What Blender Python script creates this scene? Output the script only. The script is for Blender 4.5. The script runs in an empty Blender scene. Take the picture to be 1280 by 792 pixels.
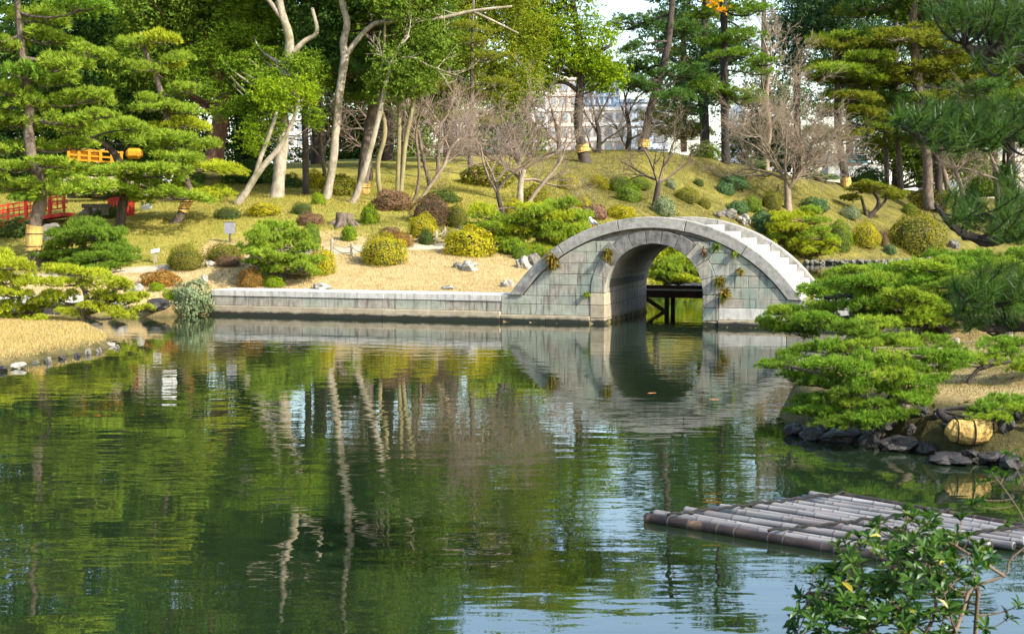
import bpy, bmesh, math, random
import numpy as np
from mathutils import Vector, noise as mnoise

SC = bpy.context.scene
COL = SC.collection
RNG = np.random.default_rng(7)
random.seed(7)
R = math.radians

# ------------------------------------------------------------------ camera, sky, sun, exposure
H = 2.6                      # eye height above the water, metres
FPX = 1758.0                 # focal length in pixels of a 1280 px wide frame
PITCH = math.atan(126 / FPX)
cam = bpy.data.cameras.new('camera'); camo = bpy.data.objects.new('camera', cam); COL.objects.link(camo)
cam.sensor_width = 36; cam.lens = FPX / 1280 * 36; cam.clip_end = 3000; cam.clip_start = 0.1
camo.location = (0, 0, H); camo.rotation_euler = (math.pi / 2 - PITCH, 0, 0)
cam.dof.use_dof = True; cam.dof.focus_distance = 36; cam.dof.aperture_fstop = 6.3
SC.camera = camo
SUN_EL, SUN_AZ = 36, 127     # azimuth clockwise from +Y
world = bpy.data.worlds.new('World'); SC.world = world; world.use_nodes = True
wn = world.node_tree; sky = wn.nodes.new('ShaderNodeTexSky'); sky.sky_type = 'NISHITA'; sky.sun_disc = False
sky.sun_elevation = R(SUN_EL); sky.sun_rotation = R(SUN_AZ); sky.air_density = 1.2; sky.dust_density = 1.6; sky.ozone_density = 1.2
wn.links.new(sky.outputs[0], wn.nodes['Background'].inputs[0]); wn.nodes['Background'].inputs[1].default_value = 0.15
sl = bpy.data.lights.new('sun', 'SUN'); slo = bpy.data.objects.new('sun', sl); COL.objects.link(slo)
sl.energy = 3.8; sl.angle = R(0.6); sl.color = (1.0, 0.935, 0.82)
sd = Vector((math.sin(R(SUN_AZ)) * math.cos(R(SUN_EL)), math.cos(R(SUN_AZ)) * math.cos(R(SUN_EL)), math.sin(R(SUN_EL))))
slo.rotation_euler = sd.to_track_quat('Z', 'Y').to_euler(); slo.location = (30, -30, 40)
SC.view_settings.view_transform = 'Standard'; SC.view_settings.look = 'None'
SC.view_settings.exposure = 1.42; SC.view_settings.gamma = 1
SC.cycles.max_bounces = 6; SC.cycles.diffuse_bounces = 3; SC.cycles.glossy_bounces = 3
SC.cycles.transmission_bounces = 3; SC.cycles.transparent_max_bounces = 4
SC.cycles.use_denoising = True
SC.cycles.caustics_reflective = False; SC.cycles.caustics_refractive = False

# ------------------------------------------------------------------ measuring the photograph: pixel -> place
def ray(px, py):
    x = (px - 640) / FPX; yv = -(py - 396) / FPX
    return np.array([x, math.cos(PITCH) + yv * math.sin(PITCH), -math.sin(PITCH) + yv * math.cos(PITCH)])
def at(px, py, Y):
    d = ray(px, py); return d * (Y / d[1]) + np.array([0, 0, H])
def gp(px, py, z=0.0):
    d = ray(px, py); t = (z - H) / d[2]; return np.array([d[0] * t, d[1] * t, z])
def m_per_px(Y): return Y / FPX

# ------------------------------------------------------------------ mesh helpers
def mesh(name, V, F, smooth=False):
    """F: list of int arrays (n,k) or one array"""
    if isinstance(F, np.ndarray): F = [F]
    V = np.asarray(V, dtype=np.float32)
    me = bpy.data.meshes.new(name)
    me.vertices.add(len(V)); me.vertices.foreach_set('co', V.ravel())
    F = [np.asarray(f, dtype=np.int32) for f in F if len(f)]
    nl = sum(f.size for f in F); npol = sum(len(f) for f in F)
    me.loops.add(nl); me.loops.foreach_set('vertex_index', np.concatenate([f.ravel() for f in F]))
    me.polygons.add(npol)
    st = []; o = 0
    for f in F:
        st.append(o + np.arange(len(f), dtype=np.int32) * f.shape[1]); o += f.size
    me.polygons.foreach_set('loop_start', np.concatenate(st))
    me.update(calc_edges=True)
    me.polygons.foreach_set('use_smooth', np.full(npol, bool(smooth)))
    return me
class MB:
    def __init__(s): s.V = []; s.F = {}; s.n = 0
    def add(s, V, F):
        V = np.asarray(V, float); 
        if isinstance(F, np.ndarray): F = [F]
        for f in F:
            f = np.asarray(f, int)
            if len(f): s.F.setdefault(f.shape[1], []).append(f + s.n)
        s.V.append(V); s.n += len(V); return s
    def data(s): return np.concatenate(s.V), [np.concatenate(v) for v in s.F.values()]
    def tris(s): return sum(sum(len(f) for f in v) * (k - 2) for k, v in s.F.items())
def wloc(o):
    l = Vector((0, 0, 0))
    while o is not None: l += o.location; o = o.parent
    return l
def put(name, me, mat=None, parent=None, loc=(0, 0, 0), **props):
    """an object sharing mesh data; loc in world metres"""
    o = bpy.data.objects.new(name, me); COL.objects.link(o)
    if parent is not None:
        o.parent = parent; o.location = Vector(loc) - wloc(parent)
    else: o.location = loc
    if mat is not None and len(me.materials) == 0: me.materials.append(mat)
    for k, v in props.items(): o[k] = v
    return o
def build(name, V, F, mat, parent=None, smooth=False, **props):
    """a mesh given in world coordinates"""
    V = np.asarray(V, float)
    if parent is None:
        base = np.array([V[:, 0].mean(), V[:, 1].mean(), V[:, 2].min()]); w = base
    else: w = np.array(wloc(parent))
    o = put(name, mesh(name, V - w, F, smooth), mat, parent, w, **props)
    return o
def thing(name, label, cat, loc, group=None):
    o = bpy.data.objects.new(name, None); COL.objects.link(o); o.empty_display_size = .2
    o.location = loc; o['label'] = label; o['category'] = cat
    if group: o['group'] = group
    return o
def tag(o, label, cat, group=None):
    o['label'] = label; o['category'] = cat
    if group: o['group'] = group
    return o
def box(c, s, u=(1, 0, 0), w=(0, 0, 1)):
    """box centred at c, full sizes s along u, (w x u), w"""
    u = np.array(u, float); w = np.array(w, float); u /= np.linalg.norm(u); w = w - u * (u @ w); w /= np.linalg.norm(w); v = np.cross(w, u)
    V = []
    for k in (-1, 1):
        for j in (-1, 1):
            for i in (-1, 1): V.append(np.array(c) + u * i * s[0] / 2 + v * j * s[1] / 2 + w * k * s[2] / 2)
    F = np.array([[0, 2, 3, 1], [4, 5, 7, 6], [0, 1, 5, 4], [2, 6, 7, 3], [0, 4, 6, 2], [1, 3, 7, 5]])
    return np.array(V), F
def bbox_stone(c, s, u, bev=.015, seed=0, w=(0, 0, 1)):
    """block with chamfered edges"""
    bm = bmesh.new(); bmesh.ops.create_cube(bm, size=1)
    for v in bm.verts: v.co = Vector((v.co.x * s[0], v.co.y * s[1], v.co.z * s[2]))
    bmesh.ops.bevel(bm, geom=bm.edges[:], offset=min(bev, min(s) * .3), segments=1, affect='EDGES')
    u = np.array(u, float); w = np.array(w, float); v_ = np.cross(w, u)
    V = np.array([v.co[:] for v in bm.verts]); F3 = {}
    for f in bm.faces: F3.setdefault(len(f.verts), []).append([q.index for q in f.verts])
    bm.free()
    return np.array(c) + V[:, :1] * u + V[:, 1:2] * v_ + V[:, 2:] * w, [np.array(q) for q in F3.values()]
def tube(P, rad, sides=8, cap=True, wob=0.0, seed=0):
    P = np.asarray(P, float); n = len(P); rad = np.broadcast_to(np.asarray(rad, float), (n,))
    T = np.gradient(P, axis=0); T /= np.linalg.norm(T, axis=1)[:, None] + 1e-9
    a = np.array([1.0, 0, 0]) if abs(T[0][0]) < .8 else np.array([0, 1.0, 0])
    rr = np.random.default_rng(seed)
    V = []
    ang = np.arange(sides) * 2 * math.pi / sides
    for i in range(n):
        a = a - T[i] * (a @ T[i]); a /= np.linalg.norm(a); b = np.cross(T[i], a)
        r = rad[i] * (1 + wob * rr.uniform(-1, 1, sides))
        V.append(P[i] + (np.cos(ang) * r)[:, None] * a + (np.sin(ang) * r)[:, None] * b)
    V = np.concatenate(V)
    i = np.arange(n - 1)[:, None] * sides; j = np.arange(sides)[None]; k = (j + 1) % sides
    F = [np.stack([i + j, i + k, i + sides + k, i + sides + j], -1).reshape(-1, 4)]
    if cap:
        V = np.concatenate([V, P[:1], P[-1:]]); e = len(V) - 2
        q = np.arange(sides); F.append(np.concatenate([np.stack([(q + 1) % sides, q, np.full(sides, e)], -1), np.stack([q + (n - 1) * sides, (q + 1) % sides + (n - 1) * sides, np.full(sides, e + 1)], -1)]))
    return V, F
def segs(S, sides=4):
    """straight tapered prisms: S rows p0(3) p1(3) r0 r1"""
    S = np.asarray(S, float); p0, p1, r0, r1 = S[:, :3], S[:, 3:6], S[:, 6], S[:, 7]
    T = p1 - p0; T /= np.linalg.norm(T, axis=1)[:, None] + 1e-9
    a = np.where(np.abs(T[:, 2:]) < .9, np.array([[0, 0, 1.0]]), np.array([[1.0, 0, 0]]))
    a = np.cross(T, a); a /= np.linalg.norm(a, axis=1)[:, None]; b = np.cross(T, a)
    ang = np.arange(sides) * 2 * math.pi / sides
    ring = np.cos(ang)[None, :, None] * a[:, None] + np.sin(ang)[None, :, None] * b[:, None]
    V = np.concatenate([p0[:, None] + ring * r0[:, None, None], p1[:, None] + ring * r1[:, None, None]], 1)
    n = len(S); o = np.arange(n)[:, None] * 2 * sides; j = np.arange(sides)[None]; k = (j + 1) % sides
    F = np.stack([o + j, o + k, o + sides + k, o + sides + j], -1).reshape(-1, 4)
    return V.reshape(-1, 3), F
def smooth_path(P, n=4):
    """Catmull-Rom through rows of P (any columns)"""
    P = np.asarray(P, float)
    if len(P) < 3: n = max(n, 3)
    Q = np.vstack([2 * P[0] - P[1], P, 2 * P[-1] - P[-2]]); out = []
    for i in range(1, len(Q) - 2):
        for t in np.linspace(0, 1, n, endpoint=False):
            a, b, c, d = Q[i - 1:i + 3]
            out.append(.5 * (2 * b + (c - a) * t + (2 * a - 5 * b + 4 * c - d) * t * t + (3 * b - a - 3 * c + d) * t ** 3))
    out.append(P[-1]); return np.array(out)
def unit(v): return v / (np.linalg.norm(v, axis=-1, keepdims=True) + 1e-9)

# ------------------------------------------------------------------ materials
def newmat(name):
    m = bpy.data.materials.new(name); m.use_nodes = True; nt = m.node_tree; nt.nodes.clear()
    out = nt.nodes.new('ShaderNodeOutputMaterial'); return m, nt, out
def N(nt, t, **kw):
    n = nt.nodes.new(t)
    for k, v in kw.items():
        if k.startswith('i_'): n.inputs[k[2:].replace('_', ' ')].default_value = v
        else: setattr(n, k, v)
    return n
def c4(c): return (*c, 1.0)
def noise_node(nt, scale, detail=4, rough=.6, vec=None, mscale=None):
    n = N(nt, 'ShaderNodeTexNoise'); n.inputs['Scale'].default_value = scale; n.inputs['Detail'].default_value = detail; n.inputs['Roughness'].default_value = rough
    if vec is not None:
        if mscale is not None:
            mp = N(nt, 'ShaderNodeMapping'); mp.inputs['Scale'].default_value = mscale; nt.links.new(vec, mp.inputs[0]); vec = mp.outputs[0]
        nt.links.new(vec, n.inputs['Vector'])
    return n
def ramp(nt, fac, stops):
    r = N(nt, 'ShaderNodeValToRGB'); cr = r.color_ramp
    while len(cr.elements) < len(stops): cr.elements.new(.5)
    for e, (p, c) in zip(cr.elements, stops): e.position = p; e.color = c4(c) if len(c) == 3 else c
    nt.links.new(fac, r.inputs[0]); return r
def mixc(nt, fac, a, b, mode='MIX'):
    m = N(nt, 'ShaderNodeMix', data_type='RGBA', blend_type=mode)
    for s, v in ((m.inputs[0], fac), (m.inputs[6], a), (m.inputs[7], b)):
        if hasattr(v, 'is_output'): nt.links.new(v, s)
        elif isinstance(v, (int, float)): s.default_value = v
        else: s.default_value = c4(v)
    return m.outputs[2]
FOL = 1.35
def leafmat(name, cols, trans=.42, gloss=.0, clump=.3):
    """cols: list of linear colours picked per leaf; low-frequency noise shifts groups of leaves"""
    m, nt, out = newmat(name); L = nt.links
    g = N(nt, 'ShaderNodeNewGeometry'); tc = N(nt, 'ShaderNodeTexCoord')
    k_ = 1.0 if name.startswith('grass') else FOL * (1.35 if name.startswith(('pine', 'hedge')) else 1.2 if name.startswith('leaves') else .75)
    st = [(i / max(1, len(cols) - 1) if len(cols) > 1 else 0, tuple(v * k_ for v in c)) for i, c in enumerate(cols)]
    if name.startswith('pine'): st = [(0, (.12, .078, .026)), (.012, (.12, .078, .026))] + [(.03 + .97 * p_, c) for p_, c in st]
    nz = noise_node(nt, 1.1, 2, .5, g.outputs['Position'])
    ma = N(nt, 'ShaderNodeMath', operation='MULTIPLY_ADD'); L.new(nz.outputs[0], ma.inputs[0]); ma.inputs[1].default_value = clump * 2; ma.inputs[2].default_value = -clump
    ad = N(nt, 'ShaderNodeMath', operation='ADD', use_clamp=True); L.new(g.outputs['Random Per Island'], ad.inputs[0]); L.new(ma.outputs[0], ad.inputs[1])
    r = ramp(nt, ad.outputs[0], st)
    d = N(nt, 'ShaderNodeBsdfDiffuse'); t = N(nt, 'ShaderNodeBsdfTranslucent'); mx = N(nt, 'ShaderNodeMixShader'); mx.inputs[0].default_value = trans
    L.new(r.outputs[0], d.inputs[0]); tcx = mixc(nt, 1.0, r.outputs[0], (1.0, 1.0, .55), 'MULTIPLY'); L.new(tcx, t.inputs[0])
    L.new(d.outputs[0], mx.inputs[1]); L.new(t.outputs[0], mx.inputs[2]); res = mx.outputs[0]
    if gloss:
        gl = N(nt, 'ShaderNodeBsdfGlossy'); gl.inputs['Roughness'].default_value = .35; gl.inputs[0].default_value = (.9, .95, 1, 1)
        m2 = N(nt, 'ShaderNodeMixShader'); m2.inputs[0].default_value = gloss; L.new(res, m2.inputs[1]); L.new(gl.outputs[0], m2.inputs[2]); res = m2.outputs[0]
    L.new(res, out.inputs[0]); return m
def surf(name, c1, c2, scale=3, rough=.85, bump=.3, bscale=None, stretch=(1, 1, 1), c3=None, s3=.8, t3=(.5, .7), spec=.3, objrand=0.0, c4_=None, zdark=None):
    """noise-mottled surface: c1/c2 blend, patches of c3, per-object brightness, ledge shade painted as a dark band up to height zdark"""
    m, nt, out = newmat(name); L = nt.links
    g = N(nt, 'ShaderNodeNewGeometry'); pos = g.outputs['Position']
    n1 = noise_node(nt, scale, 6, .65, pos, stretch); r = ramp(nt, n1.outputs[0], [(.3, c1), (.7, c2)]); col = r.outputs[0]
    if c3 is not None:
        n3 = noise_node(nt, s3, 4, .6, pos); r3 = ramp(nt, n3.outputs[0], [(t3[0], (0, 0, 0)), (t3[1], (1, 1, 1))]); col = mixc(nt, r3.outputs[0], col, c3)
    if c4_ is not None:      # streaky dark stains running down
        n4 = noise_node(nt, 1.0, 5, .7, pos, (13, 13, 1.1)); r4 = ramp(nt, n4.outputs[0], [(.51, (0, 0, 0)), (.68, (1, 1, 1))]); col = mixc(nt, r4.outputs[0], col, c4_)
    if objrand:
        oi = N(nt, 'ShaderNodeObjectInfo'); mr = N(nt, 'ShaderNodeMapRange'); mr.inputs['To Min'].default_value = 1 - objrand; mr.inputs['To Max'].default_value = 1 + objrand * .6
        L.new(oi.outputs['Random'], mr.inputs[0]); cb = N(nt, 'ShaderNodeCombineColor'); [L.new(mr.outputs[0], cb.inputs[i]) for i in range(3)]
        col = mixc(nt, 1.0, col, cb.outputs[0], 'MULTIPLY')
    if zdark:  # dark waterline band: shade of the undercut ledge painted into the colour
        sp = N(nt, 'ShaderNodeSeparateXYZ'); L.new(pos, sp.inputs[0]); nz = noise_node(nt, 4, 3, .6, pos)
        md = N(nt, 'ShaderNodeMath', operation='MULTIPLY_ADD'); L.new(nz.outputs[0], md.inputs[0]); md.inputs[1].default_value = .12; L.new(sp.outputs[2], md.inputs[2])
        mr = N(nt, 'ShaderNodeMapRange'); mr.inputs['From Min'].default_value = zdark + .04; mr.inputs['From Max'].default_value = zdark + .1; mr.inputs['To Min'].default_value = 1; mr.inputs['To Max'].default_value = 0
        L.new(md.outputs[0], mr.inputs[0]); col = mixc(nt, mr.outputs[0], col, (.018, .02, .014))
    b = N(nt, 'ShaderNodeBsdfPrincipled'); L.new(col, b.inputs['Base Color']); b.inputs['Roughness'].default_value = rough; b.inputs['Specular IOR Level'].default_value = spec
    if bump:
        nb = noise_node(nt, bscale or scale * 6, 5, .7, pos, stretch); bp = N(nt, 'ShaderNodeBump'); bp.inputs['Strength'].default_value = bump; bp.inputs['Distance'].default_value = .03
        L.new(nb.outputs[0], bp.inputs['Height']); L.new(bp.outputs[0], b.inputs['Normal'])
    L.new(b.outputs[0], out.inputs[0]); return m
M = {}
M['pine_yellow'] = leafmat('pine_needles_yellow', [(.10, .14, .012), (.20, .23, .016), (.28, .285, .022), (.21, .26, .02)])
M['pine_bright'] = leafmat('pine_needles_bright', [(.06, .115, .014), (.12, .185, .02), (.175, .23, .026), (.215, .25, .026)])
M['pine_green'] = leafmat('pine_needles_green', [(.04, .09, .012), (.075, .145, .016), (.11, .185, .02), (.15, .215, .024)])
M['pine_mid'] = leafmat('pine_needles_mid', [(.035, .075, .012), (.07, .125, .016), (.10, .16, .018), (.125, .175, .02)])
M['pine_dark'] = leafmat('pine_needles_dark', [(.022, .055, .016), (.036, .08, .022), (.055, .105, .024), (.07, .12, .02)], trans=.35)
M['pine_olive'] = leafmat('pine_needles_olive', [(.05, .08, .012), (.10, .12, .014), (.14, .15, .018), (.17, .16, .02)])
M['leaf_dark'] = leafmat('leaves_dark', [(.022, .048, .014), (.035, .075, .018), (.05, .10, .02), (.075, .125, .022)], gloss=0)
M['leaf_mid'] = leafmat('leaves_mid', [(.04, .075, .012), (.07, .115, .015), (.095, .145, .018), (.125, .165, .02)])
M['leaf_bright'] = leafmat('leaves_bright', [(.05, .10, .008), (.10, .165, .008), (.145, .205, .010), (.19, .225, .012)])
M['leaf_fresh'] = leafmat('leaves_fresh', [(.035, .08, .010), (.075, .135, .012), (.12, .18, .014), (.16, .205, .016)])
M['leaf_yellow'] = leafmat('leaves_yellow', [(.06, .10, .010), (.11, .15, .014), (.165, .19, .016), (.19, .185, .016)])
M['leaf_blue'] = leafmat('leaves_bluish', [(.025, .06, .03), (.045, .09, .04), (.065, .12, .045), (.09, .145, .05)])
M['hedge_olive'] = leafmat('hedge_olive', [(.05, .065, .010), (.085, .10, .012), (.12, .115, .014), (.17, .12, .02)])
M['hedge_green'] = leafmat('hedge_green', [(.035, .065, .010), (.06, .10, .010), (.085, .125, .012), (.12, .15, .014)])
M['hedge_yellow'] = leafmat('hedge_yellow', [(.10, .12, .008), (.17, .17, .010), (.24, .21, .012), (.27, .20, .014)])
M['hedge_rust'] = leafmat('hedge_rust', [(.08, .06, .015), (.16, .08, .02), (.22, .10, .022), (.15, .11, .02)])
M['hedge_red'] = leafmat('hedge_redbrown', [(.06, .035, .022), (.11, .06, .04), (.15, .085, .055), (.10, .075, .035)])
M['hedge_silver'] = leafmat('hedge_silver', [(.05, .075, .04), (.09, .12, .06), (.13, .16, .085), (.19, .21, .13)])
M['hedge_dark'] = leafmat('hedge_dark', [(.02, .04, .012), (.035, .06, .015), (.05, .075, .016), (.07, .085, .02)])
M['pink_twig'] = leafmat('pink_twig_leaves', [(.16, .08, .06), (.22, .12, .09), (.25, .16, .10)], trans=.15)
M['bark_brown'] = surf('bark_brown', (.045, .033, .024), (.22, .17, .125), 11, bump=1.0, stretch=(1, 1, .3))
M['bark_dark'] = surf('bark_dark', (.022, .018, .015), (.085, .065, .05), 6, bump=.9, stretch=(1, 1, .25))
M['bark_black'] = surf('bark_black', (.012, .011, .010), (.05, .042, .036), 14, bump=.9, bscale=70)
M['bark_pale'] = surf('bark_pale', (.17, .14, .10), (.42, .36, .27), 7, bump=.8, stretch=(1, 1, .5), c3=(.15, .14, .07), s3=1.6, t3=(.48, .66))
M['bark_moss'] = surf('bark_mossy', (.13, .11, .05), (.26, .22, .11), 5, bump=.5, stretch=(1, 1, .4))
M['bark_red'] = surf('bark_red', (.07, .035, .022), (.20, .10, .065), 6, bump=.9, stretch=(1, 1, .3))
M['twig_grey'] = surf('twig_grey', (.17, .125, .085), (.31, .245, .18), 5, bump=0)
M['twig_pink'] = surf('twig_pink', (.14, .10, .078), (.25, .19, .145), 5, bump=0)
M['twig_brown'] = surf('twig_brown', (.07, .052, .035), (.17, .125, .085), 5, bump=0)
M['straw'] = surf('straw_mat', (.34, .21, .055), (.56, .375, .115), 18, bump=.8, stretch=(1, 1, .12), bscale=60)
M['rope'] = surf('rope_pale', (.30, .26, .19), (.45, .40, .30), 30, bump=.5)
M['rope_dark'] = surf('rope_black', (.01, .01, .01), (.03, .028, .025), 30, bump=.5)
M['stone'] = surf('granite_weathered', (.20, .18, .145), (.40, .365, .295), 6, bump=.5, bscale=45, c3=(.20, .265, .215), s3=.8, t3=(.52, .66), c4_=(.085, .08, .072), objrand=.07, zdark=.10)
M['stone_green'] = surf('granite_lichen', (.225, .235, .18), (.36, .37, .295), 6, bump=.5, bscale=45, c3=(.33, .315, .275), s3=.9, t3=(.52, .64), c4_=(.10, .10, .09), objrand=.07, zdark=.10)
M['stone_ring'] = surf('granite_blackened', (.06, .058, .052), (.24, .23, .205), 5, bump=.5, bscale=45, c4_=(.055, .052, .048), objrand=.08)
M['stone_pale'] = surf('granite_pale', (.40, .38, .34), (.60, .57, .51), 6, bump=.4, bscale=50, c4_=(.27, .25, .22), objrand=.10)
M['stone_parapet'] = surf('granite_parapet', (.20, .19, .17), (.37, .355, .315), 9, bump=.5, bscale=50, c3=(.13, .125, .11), s3=2.4, t3=(.52, .68), objrand=.10)
M['stone_tan'] = surf('granite_tan', (.27, .22, .145), (.44, .375, .265), 5, bump=.5, bscale=45, objrand=.12, zdark=.10)
M['mortar'] = surf('dark_joint', (.07, .068, .06), (.14, .135, .12), 8, bump=.4, zdark=.12)
M['rock_dark'] = surf('rock_dark', (.010, .0095, .009), (.038, .034, .03), 5, bump=.8, bscale=25, rough=.55, spec=.5)
M['rock_grey'] = surf('rock_grey', (.075, .068, .058), (.20, .185, .155), 5, bump=.8, bscale=25, c3=(.10, .10, .07), s3=2, t3=(.55, .7))
M['rock_pale'] = surf('rock_pale', (.19, .175, .145), (.36, .335, .285), 5, bump=.6, bscale=25)
M['wood_dark'] = surf('timber_dark', (.03, .02, .017), (.10, .062, .05), 6, bump=.5, stretch=(1, 1, 4))
M['wood_grey'] = surf('timber_grey', (.20, .17, .125), (.38, .33, .25), 8, bump=.5, stretch=(1, 1, .3))
M['wood_light'] = surf('timber_worn', (.45, .43, .42), (.62, .60, .58), 8, bump=.3)
M['red_paint'] = surf('red_paint', (.42, .022, .015), (.58, .045, .025), 8, rough=.5, bump=.15)
M['orange_paint'] = surf('orange_paint', (.50, .19, .008), (.64, .28, .012), 8, rough=.5, bump=.15)
M['white_paint'] = surf('white_paint', (.68, .68, .68), (.80, .80, .80), 8, rough=.5, bump=.1)
M['grey_board'] = surf('grey_board', (.16, .16, .19), (.24, .24, .27), 6, rough=.5, bump=.1)
M['metal_dark'] = surf('metal_dark', (.05, .045, .04), (.09, .08, .07), 6, rough=.5, bump=.1)
M['teal_roof'] = surf('teal_roof', (.06, .17, .19), (.10, .24, .26), 6, rough=.5, bump=.2)
M['wall_white'] = surf('plaster_white', (.72, .71, .70), (.82, .81, .80), .6, bump=.05)
M['wall_beige'] = surf('plaster_beige', (.52, .44, .38), (.64, .56, .49), .6, bump=.05)
M['wall_blue'] = surf('panel_bluegrey', (.42, .50, .60), (.52, .60, .70), .5, bump=.05)
M['glass'] = surf('window_glass', (.20, .23, .27), (.34, .38, .42), .4, rough=.2, bump=0, spec=.8)
M['glass_blue'] = surf('curtain_glass', (.34, .45, .60), (.48, .58, .72), .4, rough=.25, bump=0, spec=.6)
M['frame'] = surf('window_frame', (.40, .33, .29), (.52, .45, .40), 3, bump=0)
M['steel'] = surf('steel_lattice', (.16, .18, .21), (.24, .26, .29), 3, bump=0)
M['bamboo'] = surf('bamboo_weathered', (.22, .205, .21), (.56, .54, .56), 12, rough=.5, bump=.35, c3=(.16, .115, .10), s3=3.2, t3=(.48, .66), objrand=.25)
m_, nt_, out_ = newmat('bamboo_pale'); p_ = N(nt_, 'ShaderNodeNewGeometry').outputs['Position']; mp_ = N(nt_, 'ShaderNodeMapping'); mp_.inputs['Rotation'].default_value = (0, 0, R(41)); nt_.links.new(p_, mp_.inputs[0])
n1_ = noise_node(nt_, 1.0, 5, .65, mp_.outputs[0], (1.6, 30, 30)); n2_ = noise_node(nt_, 1.0, 3, .6, mp_.outputs[0], (1.1, 9, 9)); cl_ = ramp(nt_, n1_.outputs[0], [(.3, (.12, .108, .10)), (.7, (.36, .34, .32))]).outputs[0]
cl_ = mixc(nt_, ramp(nt_, n2_.outputs[0], [(.52, (0, 0, 0)), (.70, (1, 1, 1))]).outputs[0], cl_, (.20, .155, .14)); oi_ = N(nt_, 'ShaderNodeObjectInfo'); mr_ = N(nt_, 'ShaderNodeMapRange'); mr_.inputs['To Min'].default_value = .72; mr_.inputs['To Max'].default_value = 1.1; nt_.links.new(oi_.outputs['Random'], mr_.inputs[0])
cb_ = N(nt_, 'ShaderNodeCombineColor'); [nt_.links.new(mr_.outputs[0], cb_.inputs[i]) for i in range(3)]; cl_ = mixc(nt_, 1.0, cl_, cb_.outputs[0], 'MULTIPLY'); b_ = N(nt_, 'ShaderNodeBsdfPrincipled'); b_.inputs['Roughness'].default_value = .45; nt_.links.new(cl_, b_.inputs['Base Color']); nt_.links.new(b_.outputs[0], out_.inputs[0]); M['bamboo'] = m_
M['bamboo_wet'] = surf('bamboo_wet', (.014, .010, .009), (.06, .042, .034), 6, rough=.5, bump=.2, c3=(.26, .16, .09), s3=3.0, t3=(.6, .75), spec=.25)
M['bamboo_node'] = surf('bamboo_node', (.05, .042, .038), (.13, .11, .10), 9, rough=.6, bump=.3)
M['leaf_near'] = leafmat('broad_glossy_leaves', [(.012, .045, .010), (.022, .07, .012), (.04, .10, .014), (.07, .14, .016), (.11, .16, .015)], trans=.4, gloss=.012, clump=.2)
M['leaf_ochre'] = leafmat('yellowed_leaves', [(.30, .26, .015), (.42, .34, .02)], trans=.35, gloss=.05)
M['fern'] = leafmat('dry_fern', [(.09, .10, .015), (.22, .16, .025), (.27, .17, .03), (.12, .14, .02)])
M['orange_leaf'] = leafmat('orange_leaves', [(.55, .26, .01), (.70, .36, .012)], trans=.4)
M['feather'] = surf('pigeon_grey', (.35, .36, .40), (.55, .56, .60), 14, bump=.1)
M['koi'] = surf('koi_orange', (.55, .16, .04), (.70, .30, .12), 8, rough=.25, bump=0)
M['pink_cloth'] = surf('pink_cloth', (.65, .04, .30), (.75, .10, .42), 5, bump=.1)

# ------------------------------------------------------------------ bridge frame: s along the bridge, t back through the arch
TH = R(18)
BU = np.array([math.cos(TH), -math.sin(TH), 0]); BV = np.array([math.sin(TH), math.cos(TH), 0])
BO = gp(755, 405)
BW = 4.6                     # width of the bridge
ZG = .66                     # top of the quay wall
def B(s, t, z): return BO + BU * s + BV * t + np.array([0, 0, z])
OC, ORAD = (1.155, -1.655), 4.238      # outer arc (top of the parapet)
IC, IRAD = (1.206, .757), 1.187      # inner arc of the opening
SL, SR = IC[0] - IRAD, IC[0] + IRAD

# ------------------------------------------------------------------ land and water
def g2(px, py): return gp(px, py)[:2]
bx = lambda s, t: B(s, t, 0)[:2]
WALL_L = -10.7               # left end of the quay wall, in s
A_SHORE = [(-300, 34), (-40, 35.8)] + [tuple(g2(x, y)) for x, y in ((20, 393), (120, 396), (205, 396))] + [tuple(bx(WALL_L, .05)), tuple(bx(SL - .02, .05)), tuple(bx(SL - .02, BW - .05)),
           tuple(bx(-.9, BW + .1)), tuple(bx(-.9, BW + 1.8))] + [tuple(g2(x, y)) for x, y in ((790, 361), (830, 357), (880, 352), (940, 340), (1000, 330), (1060, 327), (1120, 326), (1190, 321), (1300, 318), (1500, 316))] + [(300, 100), (300, 600), (-300, 600)]
B_SHORE = [tuple(bx(SR + .02, BW - .05)), tuple(bx(SR + .02, .05)), tuple(bx(8.2, .05))] + [tuple(g2(x, y)) for x, y in ((1045, 440), (1012, 480), (978, 515), (985, 530), (1040, 541), (1100, 550), (1170, 566), (1280, 580), (1500, 588))] + [(16, 13), (40, 14), (60, 30), (60, 44), (16, 40.5), tuple(bx(9, BW + .3)), tuple(bx(5.4, BW + .1))]
C_SHORE = [(-40, 19), tuple(g2(-60, 476))] + [tuple(g2(x, y)) for x, y in ((0, 460), (40, 452), (75, 446), (110, 439), (136, 434), (143, 429), (128, 420), (112, 409), (80, 403), (40, 401), (-20, 400))] + [(-40, 33)]
D_SHORE = [(-60, -30), (-60, 5.5), (-3, 5.6), (0, 5.4), (1.2, 5.8), (2.2, 7.0), (3.0, 7.8), (4.5, 7.9), (6.5, 7.2), (9, 7.0), (60, 8), (60, -30)]
def poly_sd(P, poly):
    """signed distance, positive inside"""
    poly = np.array(poly, float); d = np.full(len(P), 1e9); ins = np.zeros(len(P), bool)
    for a, b in zip(poly, np.roll(poly, -1, 0)):
        ab = b - a; ap = P - a; t = np.clip(ap @ ab / (ab @ ab + 1e-12), 0, 1)
        d = np.minimum(d, np.hypot(*(ap - t[:, None] * ab).T))
        c = ((a[1] > P[:, 1]) != (b[1] > P[:, 1])) & (P[:, 0] < (b[0] - a[0]) * (P[:, 1] - a[1]) / (b[1] - a[1] + 1e-12) + a[0]); ins ^= c
    return np.where(ins, d, -d)
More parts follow.
